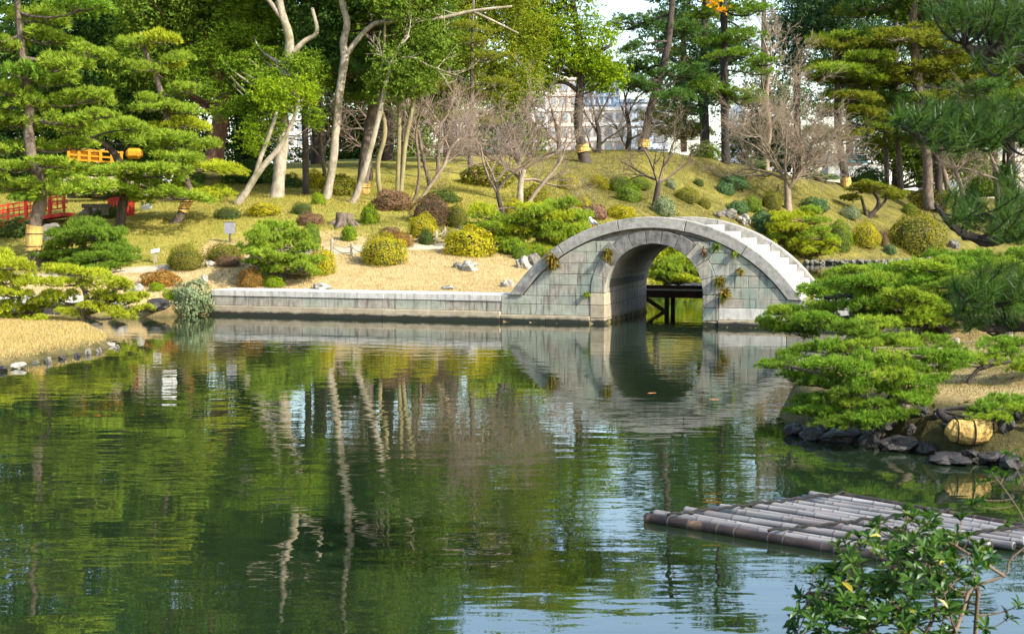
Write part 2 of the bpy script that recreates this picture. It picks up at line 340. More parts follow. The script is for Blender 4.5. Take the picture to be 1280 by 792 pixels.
CTRL = [(-300, 300, 45), (0, 292, 46), (45, 339, 41), (150, 288, 45), (225, 279, 47), (90, 287, 46), (300, 257, 50), (350, 249, 53), (410, 250, 53), (450, 254, 53), (500, 262, 51), (520, 271, 49),
        (200, 335, 40.5), (280, 338, 40), (330, 342, 39.5), (440, 325, 41.5), (480, 332, 40.5), (590, 323, 42), (645, 330, 41), (575, 346, 39), (690, 340, 42), (300, 357, 38.6), (450, 357, 38.2), (600, 357, 37.5),
        (560, 255, 56), (600, 240, 62), (640, 216, 70), (510, 240, 60), (700, 268, 60), (720, 236, 68), (790, 248, 70), (740, 206, 78), (820, 192, 84), (870, 196, 86), (905, 203, 86), (960, 219, 86), (830, 268, 64), (900, 274, 68),
        (985, 260, 82), (1055, 236, 90), (1060, 286, 84), (1145, 318, 80), (1100, 251, 92), (1160, 246, 95), (1230, 252, 98), (1230, 312, 86), (1270, 300, 90), (830, 310, 59), (760, 315, 50), (940, 300, 70),
        (120, 250, 56), (240, 248, 55), (30, 255, 56)]
CP = np.array([at(*c) for c in CTRL] + [(x, 130, 4.2) for x in (-80, -40, 0, 40, 80)] + [(x, 400, 3.5) for x in (-200, 0, 200)] + [(-60, 45, 1.5), (-80, 80, 3), (90, 100, 2)] +
              [(*bx(s, 1.6), ZG - .02) for s in (-9.5, -7, -4.5, -2)] + [(*bx(-1.5, 4.5), .62)])
def rbf_fit(P, Z, sm=.15):
    D = np.hypot(P[:, None, 0] - P[None, :, 0], P[:, None, 1] - P[None, :, 1]); n = len(P)
    A = np.zeros((n + 3, n + 3)); A[:n, :n] = -D - np.eye(n) * sm * -1; A[:n, n] = 1; A[:n, n + 1:] = P; A[n, :n] = 1; A[n + 1:, :n] = P.T
    return np.linalg.solve(A, np.r_[Z, 0, 0, 0])
RB = rbf_fit(CP[:, :2], CP[:, 2])
def rbf(Q):
    n = len(CP); out = np.zeros(len(Q))
    for i in range(n): out -= RB[i] * np.hypot(Q[:, 0] - CP[i, 0], Q[:, 1] - CP[i, 1])
    return out + RB[n] + Q @ RB[n + 1:]
def bumps(x, y, s, amp): return amp * (np.sin(x * s + 1.3 * np.sin(y * s * .7)) * np.cos(y * s * 1.1 + .8 * np.sin(x * s * .9)) + .5 * np.sin(2.3 * x * s + y * s * 1.9))
def land(Q):
    """height of the ground at rows (x, y); also which land"""
    Q = np.asarray(Q, float); x, y = Q[:, 0], Q[:, 1]
    da, db, dc, dd = (poly_sd(Q, p) for p in (A_SHORE, B_SHORE, C_SHORE, D_SHORE))
    wob = bumps(x, y, 2.1, .06)
    def prof(d, top, slope, edge): # bank profile
        return np.where(d > 0, np.minimum(top, edge * np.clip(d / .12, 0, 1) + slope * d), np.maximum(-.7, d * .9))
    s = (Q - BO[:2]) @ BU[:2]; t = (Q - BO[:2]) @ BV[:2]
    nearbridge = (s > WALL_L - .2) & (s < 9) & (t < BW + .4) & (t > -.5)
    za = prof(da + np.where(nearbridge, 0, wob), np.maximum(rbf(Q), .2) + bumps(x, y, .8, .03), np.where(nearbridge, 9., .55), .16)
    ztop_b = .45 + .035 * np.clip(y - 15, 0, 20) * .35 + .16 * np.clip(x - 6, 0, 4) + bumps(x, y, 1.3, .04)
    ztop_b = np.where(nearbridge, ZG - .03, ztop_b)
    zb = prof(db + np.where(nearbridge, 0, wob), ztop_b, np.where(nearbridge, 9., .5), .24)
    zc = prof(dc + wob, .17 + .022 * np.clip(dc, 0, 5), .30, .10)
    zd = prof(dd, .25 + .30 * np.clip(6.5 - y, 0, 2.7) + .0 * x, .4, .1)
    z = np.maximum.reduce([za, zb, zc, zd])
    return z, np.argmax([za, zb, zc, zd], 0), da, db, dc
def zland(x, y): return float(land(np.array([[x, y]]))[0][0])
def ground_at(px, py, Y0=30.0, Y1=130.0):
    """where the sight line through a pixel meets the ground"""
    d = ray(px, py); ys = np.linspace(Y0, Y1, 400); q = d[None] * (ys / d[1])[:, None] + np.array([0, 0, H])
    hit = np.where(q[:, 2] <= land(q[:, :2])[0])[0]
    return q[hit[0]] if len(hit) else q[-1]
ys = [-20.0]
while ys[-1] < 110: ys.append(ys[-1] + (1.5 if ys[-1] < 4 else max(.13, min(.4, ys[-1] * .0062))))
ys += list(np.linspace(115, 600, 24)); ys = np.array(ys)
xs = np.concatenate([np.linspace(-300, -50, 12), np.linspace(-45, -17, 36), np.arange(-16.6, 16.6, .16), np.linspace(17, 50, 56), np.linspace(60, 300, 12)])
gx, gy = np.meshgrid(xs, ys); Q = np.c_[gx.ravel(), gy.ravel()]
gz, which, dA, dB, dC = land(Q)
nx, ny = len(xs), len(ys); i = np.arange(ny - 1)[:, None] * nx; j = np.arange(nx - 1)[None]
GF = np.stack([i + j, i + j + 1, i + nx + j + 1, i + nx + j], -1).reshape(-1, 4)
gme = mesh('ground', np.c_[Q, gz], GF, True)
# what covers the ground: r lawn, g straw-coloured winter turf, b bare earth and painted shade / sand path
def cover(Q, z, which):
    x, y = Q[:, 0], Q[:, 1]; n = bumps(x, y, .5, .5) + bumps(x, y, 1.7, .25)
    lawn = np.clip((y - 43 + 3 * n) / 3, 0, 1) * (which == 0)
    lawn = np.maximum(lawn, ((x < -9.5) & (y > 40.3 + n) & (which == 0)) * 1.0)
    straw = np.where(which == 0, 1 - lawn, np.where(which == 2, 1.0, np.where(which == 1, .55 + .3 * n, .4)))
    earth = np.clip((y - 88 - 5 * n) / 10, 0, .75) * (which == 0)
    earth = np.maximum(earth, np.clip(1 - (z - .1) / .22, 0, 1))
    dull = np.clip((y - 60 - 3 * n) / 5, 0, 1) * np.clip((x - 0.5) / 3, 0, 1) * (which == 0); earth = np.maximum(earth, dull * (.58 + .3 * n))  # tree shade over the mound painted in as browner ground
    earth = np.where(which == 1, np.maximum(earth, np.clip((.50 - z) / .08, 0, 1)), earth); earth = np.where((which == 1), np.maximum(earth, .45 + .25 * n), earth)  # islet wet and shade painted in as darker earth, strongest low down
    earth = np.clip(earth, 0, 1)
    # sand path that runs along behind the clipped shrubs
    pts = np.array([g3[:2] for g3 in PATH])
    d = np.full(len(Q), 1e9)
    for a, b in zip(pts[:-1], pts[1:]):
        ab = b - a; t = np.clip((Q - a) @ ab / (ab @ ab), 0, 1); d = np.minimum(d, np.hypot(*(Q - a - t[:, None] * ab).T))
    path = np.clip((.55 - d) / .15, 0, 1)
    return lawn, straw, earth, path
PATH = [at(-100, 350, 40), at(60, 347, 40), at(165, 343, 40.3), at(300, 335, 41), at(350, 322, 42.5), at(440, 319, 42.8), at(520, 311, 43.8), at(600, 303, 45), at(700, 300, 48), at(790, 290, 56)]
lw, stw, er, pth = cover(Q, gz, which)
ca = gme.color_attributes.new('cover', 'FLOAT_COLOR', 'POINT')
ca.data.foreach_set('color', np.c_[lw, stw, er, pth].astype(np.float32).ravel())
m, nt, out = newmat('ground_cover'); L = nt.links
at_ = N(nt, 'ShaderNodeAttribute', attribute_name='cover'); sep = N(nt, 'ShaderNodeSeparateColor'); L.new(at_.outputs['Color'], sep.inputs[0])
pos = N(nt, 'ShaderNodeNewGeometry').outputs['Position']
n1 = noise_node(nt, 1.3, 6, .7, pos); n2 = noise_node(nt, 14, 4, .8, pos)
lawn = ramp(nt, n1.outputs[0], [(.25, (.13, .135, .018)), (.45, (.23, .215, .042)), (.62, (.33, .28, .065)), (.8, (.38, .26, .06))]).outputs[0]
straw = ramp(nt, n1.outputs[0], [(.25, (.29, .20, .085)), (.5, (.46, .34, .165)), (.75, (.55, .42, .24))]).outputs[0]
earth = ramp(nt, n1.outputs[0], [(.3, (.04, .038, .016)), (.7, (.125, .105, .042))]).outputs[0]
sand = ramp(nt, n1.outputs[0], [(.3, (.42, .34, .25)), (.7, (.56, .47, .37))]).outputs[0]
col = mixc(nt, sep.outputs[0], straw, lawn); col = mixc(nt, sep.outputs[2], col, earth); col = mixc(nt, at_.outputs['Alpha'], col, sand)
r2 = ramp(nt, n2.outputs[0], [(.25, (.55, .55, .5)), (.7, (1.15, 1.15, 1.1))]); col = mixc(nt, 1.0, col, r2.outputs[0], 'MULTIPLY')
b = N(nt, 'ShaderNodeBsdfPrincipled'); b.inputs['Roughness'].default_value = .95; b.inputs['Specular IOR Level'].default_value = .1; L.new(col, b.inputs['Base Color'])
bp = N(nt, 'ShaderNodeBump'); bp.inputs['Strength'].default_value = .7; bp.inputs['Distance'].default_value = .05; L.new(n2.outputs[0], bp.inputs['Height']); L.new(bp.outputs[0], b.inputs['Normal']); L.new(b.outputs[0], out.inputs[0])
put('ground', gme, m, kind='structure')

# water: one still sheet with small wind ripples
m, nt, out = newmat('pond_water'); L = nt.links
pos = N(nt, 'ShaderNodeNewGeometry').outputs['Position']
w1 = noise_node(nt, 1.0, 2, .45, pos, (1.1, 2.9, 1)); w2 = noise_node(nt, 1.0, 2, .5, pos, (4, 9, 1)); wm = noise_node(nt, .16, 2, .5, pos, (1, 1.6, 1))
mk = ramp(nt, wm.outputs[0], [(.36, (.30, .30, .30)), (.62, (1, 1, 1))])
mu = N(nt, 'ShaderNodeMath', operation='MULTIPLY'); L.new(w2.outputs[0], mu.inputs[0]); mu.inputs[1].default_value = .13
ad = N(nt, 'ShaderNodeMath', operation='ADD'); L.new(w1.outputs[0], ad.inputs[0]); L.new(mu.outputs[0], ad.inputs[1])
bp = N(nt, 'ShaderNodeBump'); bp.inputs['Distance'].default_value = .014; L.new(ad.outputs[0], bp.inputs['Height'])
ms = N(nt, 'ShaderNodeMath', operation='MULTIPLY'); L.new(mk.outputs[0], ms.inputs[0]); ms.inputs[1].default_value = .42; L.new(ms.outputs[0], bp.inputs['Strength'])
b = N(nt, 'ShaderNodeBsdfPrincipled'); b.inputs['Base Color'].default_value = (.010, .019, .008, 1); b.inputs['Roughness'].default_value = .0; b.inputs['IOR'].default_value = 2.6
b.inputs['Specular IOR Level'].default_value = .5
L.new(bp.outputs[0], b.inputs['Normal']); L.new(b.outputs[0], out.inputs[0])
put('pond_water', mesh('pond_water', np.array([(-280, -20, 0), (280, -20, 0), (280, 300, 0), (-280, 300, 0)], float), np.array([[0, 1, 2, 3]])), m, kind='structure')

# ------------------------------------------------------------------ quay wall, left of the bridge
root = thing('quay_wall', 'long low granite quay wall running left from the arched bridge along the pond', 'wall', B(-5, .2, 0))
def course(parent, s0, s1, z0, z1, t0, depth, lens, mats, seed, name='stone'):
    r = random.Random(seed); s = s0
    while s < s1 - .05:
        l = r.uniform(*lens); e = min(s + l, s1)
        if s1 - e < .5: e = s1
        g = .0035; off = r.uniform(-.005, .005)
        V, F = bbox_stone(B((s + e) / 2, t0 + depth / 2 + off, (z0 + z1) / 2), (e - s - g * 2, depth, z1 - z0 - g), BU, .008)
        build(name, V, F, M[r.choice(mats)], parent); s = e
build('backing', *box(B((WALL_L + -2.6) / 2, .75, .1), (8.08, 1.30, 1.10), BU), M['mortar'], root)
SW = -2.62
course(root, WALL_L, SW, .50, ZG, 0.0, 1.15, (1.0, 2.0), ['stone_pale'], 1, 'coping_stone')
course(root, WALL_L, SW, .25, .50, .02, .3, (.9, 1.7), ['stone', 'stone_green', 'stone'], 2)
course(root, WALL_L, SW, -.30, .25, -.09, .4, (1.0, 2.1), ['stone_tan'], 3)

# ------------------------------------------------------------------ arched stone bridge
bridge = thing('arched_bridge', 'high arched stone footbridge with steep steps crossing the pond', 'bridge', B(1.2, BW / 2, 0))
TP = .27                     # parapet thickness in height
def outer_z(s, off=0): return OC[1] + math.sqrt(max(0, (ORAD - off) ** 2 - (s - OC[0]) ** 2))
def outer_s(z, off, sign): return OC[0] + sign * math.sqrt(max(0, (ORAD - off) ** 2 - (z - OC[1]) ** 2))
S0, S1 = outer_s(ZG, 0, -1), outer_s(ZG, 0, 1)
# inner mass (joints read dark)
def extr(poly_sz, t0, t1, name, mat, parent, bev=0.0, smooth=False):
    """prism: front outline (s, z) swept from t0 to t1, front edge chamfered"""
    P = np.array(poly_sz, float); n = len(P); c = P.mean(0)
    if name == 'stone': P = P + CHIP.uniform(-.004, .004, P.shape)
    rings = []
    if bev:
        nx_ = np.roll(P, -1, 0) - P; nrm = unit(np.c_[nx_[:, 1], -nx_[:, 0]]); nn = unit(nrm + np.roll(nrm, 1, 0))
        area = .5 * np.sum(P[:, 0] * np.roll(P[:, 1], -1) - np.roll(P[:, 0], -1) * P[:, 1])
        if area > 0: nn = -nn
        rings.append((P + nn * bev, t0)); rings.append((P, t0 + bev))
    else: rings.append((P, t0))
    rings.append((P, t1))
    V = np.concatenate([[B(a[0], t, a[1]) for a in p] for p, t in rings]); F = []
    for k in range(len(rings) - 1):
        a = np.arange(n) + k * n; b_ = (np.arange(n) + 1) % n + k * n; F.append(np.stack([a, b_, b_ + n, a + n], -1))
    V = np.concatenate([V, [V[:n].mean(0)], [V[-n:].mean(0)]]); q = np.arange(n); l = (len(rings) - 1) * n
    F = np.concatenate(F); T = np.concatenate([np.stack([(q + 1) % n, q, np.full(n, len(V) - 2)], -1), np.stack([q + l, (q + 1) % n + l, np.full(n, len(V) - 1)], -1)])
    return build(name, V, [F, T], mat, parent)
CHIP = np.random.default_rng(55)
CO = .02                     # stones stand this far proud of the mass
mb = MB()
ss = np.unique(np.r_[np.linspace(S0 + .25, SL - CO, 16), np.linspace(SL - CO, SR + CO, 33), np.linspace(SR + CO, S1 - .25, 16)])
lo = [(-.5 if (s <= SL - CO + 1e-6 or s >= SR + CO - 1e-6) else IC[1] + math.sqrt(max(0, (IRAD + CO) ** 2 - (s - IC[0]) ** 2))) for s in ss]
hi = [max(ZG - .02, outer_z(s, TP + .10)) for s in ss]
tf, tb = CO, BW - CO
for a in range(len(ss) - 1):
    s0, s1 = ss[a], ss[a + 1]; mid = SL - CO - 1e-6 < s0 and s1 < SR + CO + 1e-6
    l0, l1 = (lo[a], lo[a + 1]) if not mid else (max(lo[a], IC[1]) if lo[a] > -.4 else IC[1], max(lo[a + 1], IC[1]) if lo[a + 1] > -.4 else IC[1])
    h0, h1 = hi[a], hi[a + 1]
    V = [B(s0, tf, l0), B(s1, tf, l1), B(s1, tf, h1), B(s0, tf, h0), B(s0, tb, l0), B(s1, tb, l1), B(s1, tb, h1), B(s0, tb, h0)]
    F = [[0, 1, 2, 3], [5, 4, 7, 6], [3, 2, 6, 7]]
    if mid: F.append([1, 0, 4, 5])
    mb.add(V, np.array(F))
for s, fl in ((SL - CO, 0), (SR + CO, 1)):
    mb.add([B(s, tf, -.5), B(s, tb, -.5), B(s, tb, IC[1] + .02), B(s, tf, IC[1] + .02)], np.array([[0, 1, 2, 3]]))
build('core', *mb.data(), M['mortar'], bridge)
# spandrel stones, course by course, clipped to the two arcs
ROUT = IRAD + .36            # outer edge of the ring of wedge stones
def clip_stone(sa, sb, z0, z1, left):
    """outline of a block between arcs; sa..sb wanted range"""
    top, bot = [], []
    pts = []
    for z in (z0, (z0 + z1) / 2, z1):
        a = sa if sa is not None else outer_s(z, TP + .03, -1); b_ = sb if sb is not None else outer_s(z, TP + .03, 1)
        bot.append((z, a, b_))
    L_ = [(a, z) for z, a, b_ in bot]; R_ = [(b_, z) for z, a, b_ in bot]
    return R_, L_
def ring_s(z, sign):
    dz = z - IC[1]
    return IC[0] + sign * math.sqrt(max(0, ROUT ** 2 - dz * dz)) if dz < ROUT else IC[0]
zc = [ZG, .93, 1.20, 1.47, 1.74, 2.00, 2.28]
rr = random.Random(5)
for k in range(len(zc) - 1):
    z0, z1 = zc[k] + .005, zc[k + 1] - .004
    for side in (-1, 1):
        e0 = outer_s(z0, TP + .02, side); e1 = outer_s(min(z1, OC[1] + ORAD - TP - .05), TP + .02, side)
        i0, i1 = ring_s(z0, side), ring_s(z1, side)
        zt = z1
        lim = OC[1] + ORAD - TP - .02
        if z1 > lim - .1: continue
        nb = [3, 3, 3, 2, 2, 2][k]
        cuts = [(j + (rr.uniform(-.18, .18) if 0 < j < nb else 0)) / nb for j in range(nb + 1)]
        for j in range(nb):
            g = .0035
            f0, f1 = cuts[j], cuts[j + 1]
            def S(f, z):   # inner edges vertical, end edges follow the arcs
                e, i_ = outer_s(z, TP + .02, side), ring_s(z, side)
                if f <= 0: return i_ + side * g
                if f >= 1: return e - side * g
                em, im = outer_s(z1, TP + .02, side), ring_s(z0, side); base = im + (em - im) * f
                return base
            za = [z0, (z0 + z1) / 2, z1]
            Lp = [(S(f0, z) + (side * g if 0 < f0 else 0), z) for z in za]; Rp = [(S(f1, z) - (side * g if f1 < 1 else 0), z) for z in za]
            if side * (Rp[0][0] - Lp[0][0]) < .03: continue
            if side * (Rp[2][0] - Lp[2][0]) < .01: Rp[2] = (Lp[2][0] + side * .01, Rp[2][1])
            poly = Lp + Rp[::-1]
            off = rr.uniform(-.004, .004)
            extr(poly, off, .34, 'stone', M['stone_green' if (side < 0 and rr.random() < .8) or (side > 0 and rr.random() < .22) else 'stone'], bridge, .009)
# ring of wedge stones round the opening, front and back
NR = 11
for f, t0, t1 in (('f', -.02, .34), ('b', BW - .34, BW)):
    for k in range(NR):
        a0 = math.pi - k * math.pi / NR - .003; a1 = math.pi - (k + 1) * math.pi / NR + .003
        th = [.36 + (.10 if k in (2, 8) else 0)] * 2
        if k in (4, 5, 6): th = [.33, .33]
        aa = np.linspace(a0, a1, 5)
        ri = [(IC[0] + IRAD * math.cos(a), IC[1] + IRAD * math.sin(a)) for a in aa]
        ro = [(IC[0] + (IRAD + th[0] - .008) * math.cos(a), IC[1] + (IRAD + th[0] - .008) * math.sin(a)) for a in aa[::-1]]
        extr(ri + ro, t0 + rr.uniform(-.006, .006), t1, 'voussoir', M['stone_ring' if 2 <= k <= 7 else 'stone'], bridge, .011)
# lining stones of the barrel
NA, ND = 9, 5
for k in range(NA):
    for d in range(ND):
        a0 = math.pi - k * math.pi / NA - .004; a1 = math.pi - (k + 1) * math.pi / NA + .004
        t0 = .345 + (BW - .69) * d / ND + .006; t1 = .345 + (BW - .69) * (d + 1) / ND - .006
        aa = np.linspace(a0, a1, 4); e = IRAD + .004 + rr.uniform(0, .006)
        ri = [(IC[0] + e * math.cos(a), IC[1] + e * math.sin(a)) for a in aa]; ro = [(IC[0] + (e + .1) * math.cos(a), IC[1] + (e + .1) * math.sin(a)) for a in aa[::-1]]
        extr(ri + ro, t0, t1, 'lining_stone', M['stone'], bridge, .008)
# piers under the ring: jamb stones, and the courses either side
for side, sj in ((-1, SL), (1, SR)):
    for d in range(4):
        t0, t1 = [(-.03, .55), (.56, 2.0), (2.01, 3.5), (3.51, BW)][d]
        for z0, z1 in ((-.4, .13), (.14, .44), (.45, IC[1] - .012)):
            s0, s1 = (sj - .36, sj) if side < 0 else (sj, sj + .36)
            bev = .012; off = rr.uniform(-.004, .004) * 0
            V, F = bbox_stone(B((s0 + s1) / 2, (t0 + t1) / 2, (z0 + z1) / 2), (s1 - s0, t1 - t0 - .008, z1 - z0), BU, bev)
            build('jamb_stone', V, F, M['stone_tan' if z1 < .2 or (d == 0 and side < 0) else 'stone'], bridge)  # left front jamb in tan: its sunlit warmth put into the colour
course(bridge, SW + .004, SL - .37, .45, ZG, 0.0, .34, (.9, 1.3), ['stone', 'stone_green'], 11)
course(bridge, SW + .004, SL - .37, .19, .445, .0, .34, (.8, 1.4), ['stone', 'stone_green'], 12)
course(bridge, SW + .004, SL - .37, -.30, .185, -.06, .34, (1.0, 1.6), ['stone_tan'], 13, 'base_stone')
SE = 8.1
course(bridge, SR + .37, SE, .45, ZG, 0.0, .34, (.8, 1.5), ['stone'], 14)
course(bridge, SR + .37, SE, .17, .445, .0, .34, (1.0, 1.6), ['stone', 'stone', 'stone_pale'], 15)
course(bridge, SR + .37, SE, -.30, .165, -.06, .34, (1.0, 1.8), ['stone_tan'], 16, 'base_stone')
build('landing', *box(B((S1 + SE) / 2 + .1, BW / 2 + .17, ZG - .16), (SE - S1 - .2, BW - .36, .29), BU), M['stone_pale'], bridge)
build('backing', *box(B((SR + .4 + SE) / 2, BW / 2 + .2, .05), (SE - SR - .42, BW - .5, .9), BU), M['mortar'], bridge)
build('backing', *box(B((SW + SL) / 2, BW / 2 + .2, .05), (SL - SW - .5, BW - .5, .9), BU), M['mortar'], bridge)
# two curved parapets, each of five stones
PWD = .36
AL, AR = math.atan2(ZG - OC[1], S0 - OC[0]), math.atan2(ZG - OC[1], S1 - OC[0])
for t0 in (-.05, BW - PWD + .05):
    cuts = [AL, AL + (AR - AL) * .21, AL + (AR - AL) * .40, AL + (AR - AL) * .60, AL + (AR - AL) * .785, AR]
    for a0, a1 in zip(cuts[:-1], cuts[1:]):
        aa = np.linspace(a0 - .0015, a1 + .0015, 9)
        top = [(OC[0] + ORAD * math.cos(a), OC[1] + ORAD * math.sin(a)) for a in aa]; bot = [(OC[0] + (ORAD - TP) * math.cos(a), OC[1] + (ORAD - TP) * math.sin(a)) for a in aa[::-1]]
        if a0 == AL: bot[-1] = (outer_s(ZG + .004, TP, -1), ZG + .004)
        if a1 == AR: bot[0] = (outer_s(ZG + .004, TP, 1), ZG + .004)
        extr(top + bot, t0, t0 + PWD, 'parapet_stone', M['stone_parapet'], bridge, .016)
# steps between the parapets
ztop = OC[1] + ORAD - .21
NS = 10
for side in (-1, 1):
    for k in range(NS):
        zt = ZG + (ztop - ZG) * (k + 1) / NS
        sa = outer_s(min(zt + .16, OC[1] + ORAD - .002), 0, side) + side * .10       # nosing of this step
        if k == NS - 1: sa = OC[0] + side * 1.02
        zn = ZG + (ztop - ZG) * (k + 2) / NS
        sb = (outer_s(min(zn + .16, OC[1] + ORAD - .002), 0, side) + side * .10 if k < NS - 2 else OC[0] + side * 1.02) if k < NS - 1 else OC[0]
        s0, s1 = min(sa, sb), max(sa, sb); lap = .12 if k < NS - 1 else 0
        if side > 0: s0 -= lap
        else: s1 += lap
        V, F = bbox_stone(B((s0 + s1) / 2, BW / 2, zt - .13), (s1 - s0 - .004, BW - 2 * PWD + .09, .255), BU, .018)
        build('step', V, F, M['stone_pale'], bridge)

# dark plank footbridge seen through the arch
root = thing('plank_footbridge', 'low dark timber footbridge on posts seen through the stone arch', 'footbridge', B(1.7, BW + .8, 0))
T0 = BW + .3
for k in range(5):
    build('plank', *box(B(1.7, T0 + .12 + k * .24, .60), (4.4, .225, .05), BU), M['wood_dark'], root)
build('edge_board', *box(B(1.7, T0 - .03, .675), (4.4, .07, .09), BU), M['wood_dark'], root)
build('edge_strip', *box(B(1.7, T0 - .072, .60), (4.1, .012, .045), BU), M['wood_light'], root)
for tt in (T0 + .02, T0 + 1.05): build('beam', *box(B(1.7, tt, .475), (4.4, .10, .19), BU), M['wood_dark'], root)
for s_ in (.50, 3.4):
    for tt in (T0 + .1, T0 + .95): build('post', *box(B(s_, tt, -.05), (.11, .11, .86), BU), M['wood_dark'], root)
P0, P1 = B(-.15, T0 + .02, .40), B(.50, T0 + .02, -.02)
build('brace', *box((P0 + P1) / 2, (np.linalg.norm(P1 - P0), .09, .10), P1 - P0, (0, 0, 1)), M['wood_dark'], root)

# ------------------------------------------------------------------ foliage building blocks
def rand_dirs(n, rng): return unit(rng.normal(size=(n, 3)))
def needle_pad(seed, lobes=10, tufts=52, needles=10, nl=.17, nw=.015, flat=.40):
    """cloud-pruned pad of needle tufts, radius about 1; returns mesh arrays and lobe centres"""
    rng = np.random.default_rng(seed); LC = [(0, 0, .08, .34)]
    for k in range(lobes - 1):
        a = k * 2 * math.pi / (lobes - 1) + rng.uniform(-.3, .3); r = rng.uniform(.38, .86); LC.append((r * math.cos(a), r * math.sin(a), rng.uniform(-.10, .14), rng.uniform(.17, .32)))
    C, D = [], []
    for (x, y, z, r) in LC:
        n = int(tufts * (r / .33) ** 2); d = rand_dirs(n * 2, rng); d = d[d[:, 2] > -.35][:n]
        rr_ = r * rng.uniform(.72, 1.04, len(d))[:, None]
        C.append(np.array([x, y, z]) + d * rr_ * [1, 1, flat * 1.55]); D.append(unit(d * [1, 1, .8] * .85 + [0, 0, .42] + rng.normal(size=d.shape) * .3))
    C = np.concatenate(C); D = np.concatenate(D); n = len(C)
    d = unit(D[:, None] + rng.normal(size=(n, needles, 3)) * .46); Ln = nl * rng.uniform(.7, 1.15, (n, needles, 1))
    p0 = np.repeat(C[:, None], needles, 1) + d * .02; tip = p0 + d * Ln
    w = np.cross(d, rng.normal(size=d.shape)); w = unit(w) * nw
    V = np.stack([p0 - w, p0 + w, tip], 2).reshape(-1, 3); F = np.arange(len(V)).reshape(-1, 3)
    return V, F, LC
PADS = [needle_pad(100 + k) for k in range(6)]
PADS_FINE = [needle_pad(140 + k, 13, 20, 22, .23, .014) for k in range(4)]     # near the camera
PADS_TALL = [needle_pad(180 + k, 11, 34, 10, .19, .014, .55) for k in range(5)]    # loose pads of tall pines
PAD_ME = {}
def pad_mesh(kind, k, mat):
    key = (kind, k, mat)
    if key not in PAD_ME:
        P = {'mid': PADS, 'fine': PADS_FINE, 'tall': PADS_TALL}[kind][k]; me = mesh('needle_pad', P[0], P[1]); me.materials.append(M[mat]); PAD_ME[key] = me
    return PAD_ME[key]
def leaf_clump(seed, n=52, ll=.165, lw=.085, shell=.45, up=.35, per=6):
    rng = np.random.default_rng(seed); d = rand_dirs(n, rng); r = (rng.uniform(shell ** 3, 1, n) ** (1 / 3))[:, None]
    lump = 1 + .28 * np.sin(d[:, :1] * 4 + seed) * np.cos(d[:, 1:2] * 5)
    C = d * r * lump * [1, 1, .8]; C = np.repeat(C, per, 0); d = np.repeat(d, per, 0); n = len(C); C = C + rng.normal(size=C.shape) * [.085, .085, .05]; ax = unit(d * .5 + rng.normal(size=d.shape) * .8 + [0, 0, -.1]); nn = unit(d * .6 + rng.normal(size=d.shape) * .6 + [0, 0, up]); w = unit(np.cross(ax, nn))
    s = rng.uniform(.7, 1.25, (n, 1)); a = ax * ll * s / 2; w = w * lw * s / 2
    V = np.stack([C - a, C + w - a * .1, C + a, C - w - a * .1], 1).reshape(-1, 3); return V, np.arange(len(V)).reshape(-1, 4)
CLUMPS = [leaf_clump(300 + k) for k in range(6)]
def dome(seed, n=5200, ll=.075, lw=.05, rough=.10, top=1.0):
    """clipped shrub: leaves lying in the skin of a half ellipsoid, radius 1"""
    rng = np.random.default_rng(seed); d = rand_dirs(int(n * 1.6), rng); d = d[d[:, 2] > -.5][:n]; m_ = len(d)
    lump = 1 + rough * (np.sin(d[:, 0] * 5 + seed) * np.cos(d[:, 1] * 6 + seed * 2) + .7 * np.sin(d[:, 2] * 7 + d[:, 0] * 4))
    C = d * (lump * (rng.uniform(.88, 1.03, m_) + (rng.random(m_) < .05) * rng.uniform(0, .13, m_)))[:, None]; C[:, :2] *= np.where(d[:, 2:] > 0, 1, 1 - .25 * d[:, 2:] ** 2)
    ax = unit(np.cross(d, rng.normal(size=d.shape)) + d * rng.uniform(-.1, .4, (m_, 1))); w = unit(np.cross(ax, d + rng.normal(size=d.shape) * .45)); s = rng.uniform(.6, 1.25, (m_, 1)); a = ax * ll * s / 2; w = w * lw * s / 2
    V = np.stack([C - a, C + w, C + a, C - w], 1).reshape(-1, 3); return V, np.arange(len(V)).reshape(-1, 4)
DOMES = {'tight': [dome(400 + k) for k in range(3)], 'loose': [dome(420 + k, 3300, .12, .075, .13) for k in range(3)], 'spiky': [dome(440 + k, 2600, .20, .016, .10) for k in range(2)]}
DOME_ME = {}
def dome_mesh(kind, k, mat):
    key = (kind, k, mat)
    if key not in DOME_ME:
        me = mesh('foliage', *DOMES[kind][k]); me.materials.append(M[mat]); DOME_ME[key] = me
    return DOME_ME[key]
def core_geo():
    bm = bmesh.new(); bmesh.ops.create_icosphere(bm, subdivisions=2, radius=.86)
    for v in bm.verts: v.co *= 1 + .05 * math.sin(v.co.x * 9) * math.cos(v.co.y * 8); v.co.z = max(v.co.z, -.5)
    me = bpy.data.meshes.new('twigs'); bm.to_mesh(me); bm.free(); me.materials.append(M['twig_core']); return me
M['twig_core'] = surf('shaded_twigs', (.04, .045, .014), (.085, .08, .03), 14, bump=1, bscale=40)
CORE = core_geo()

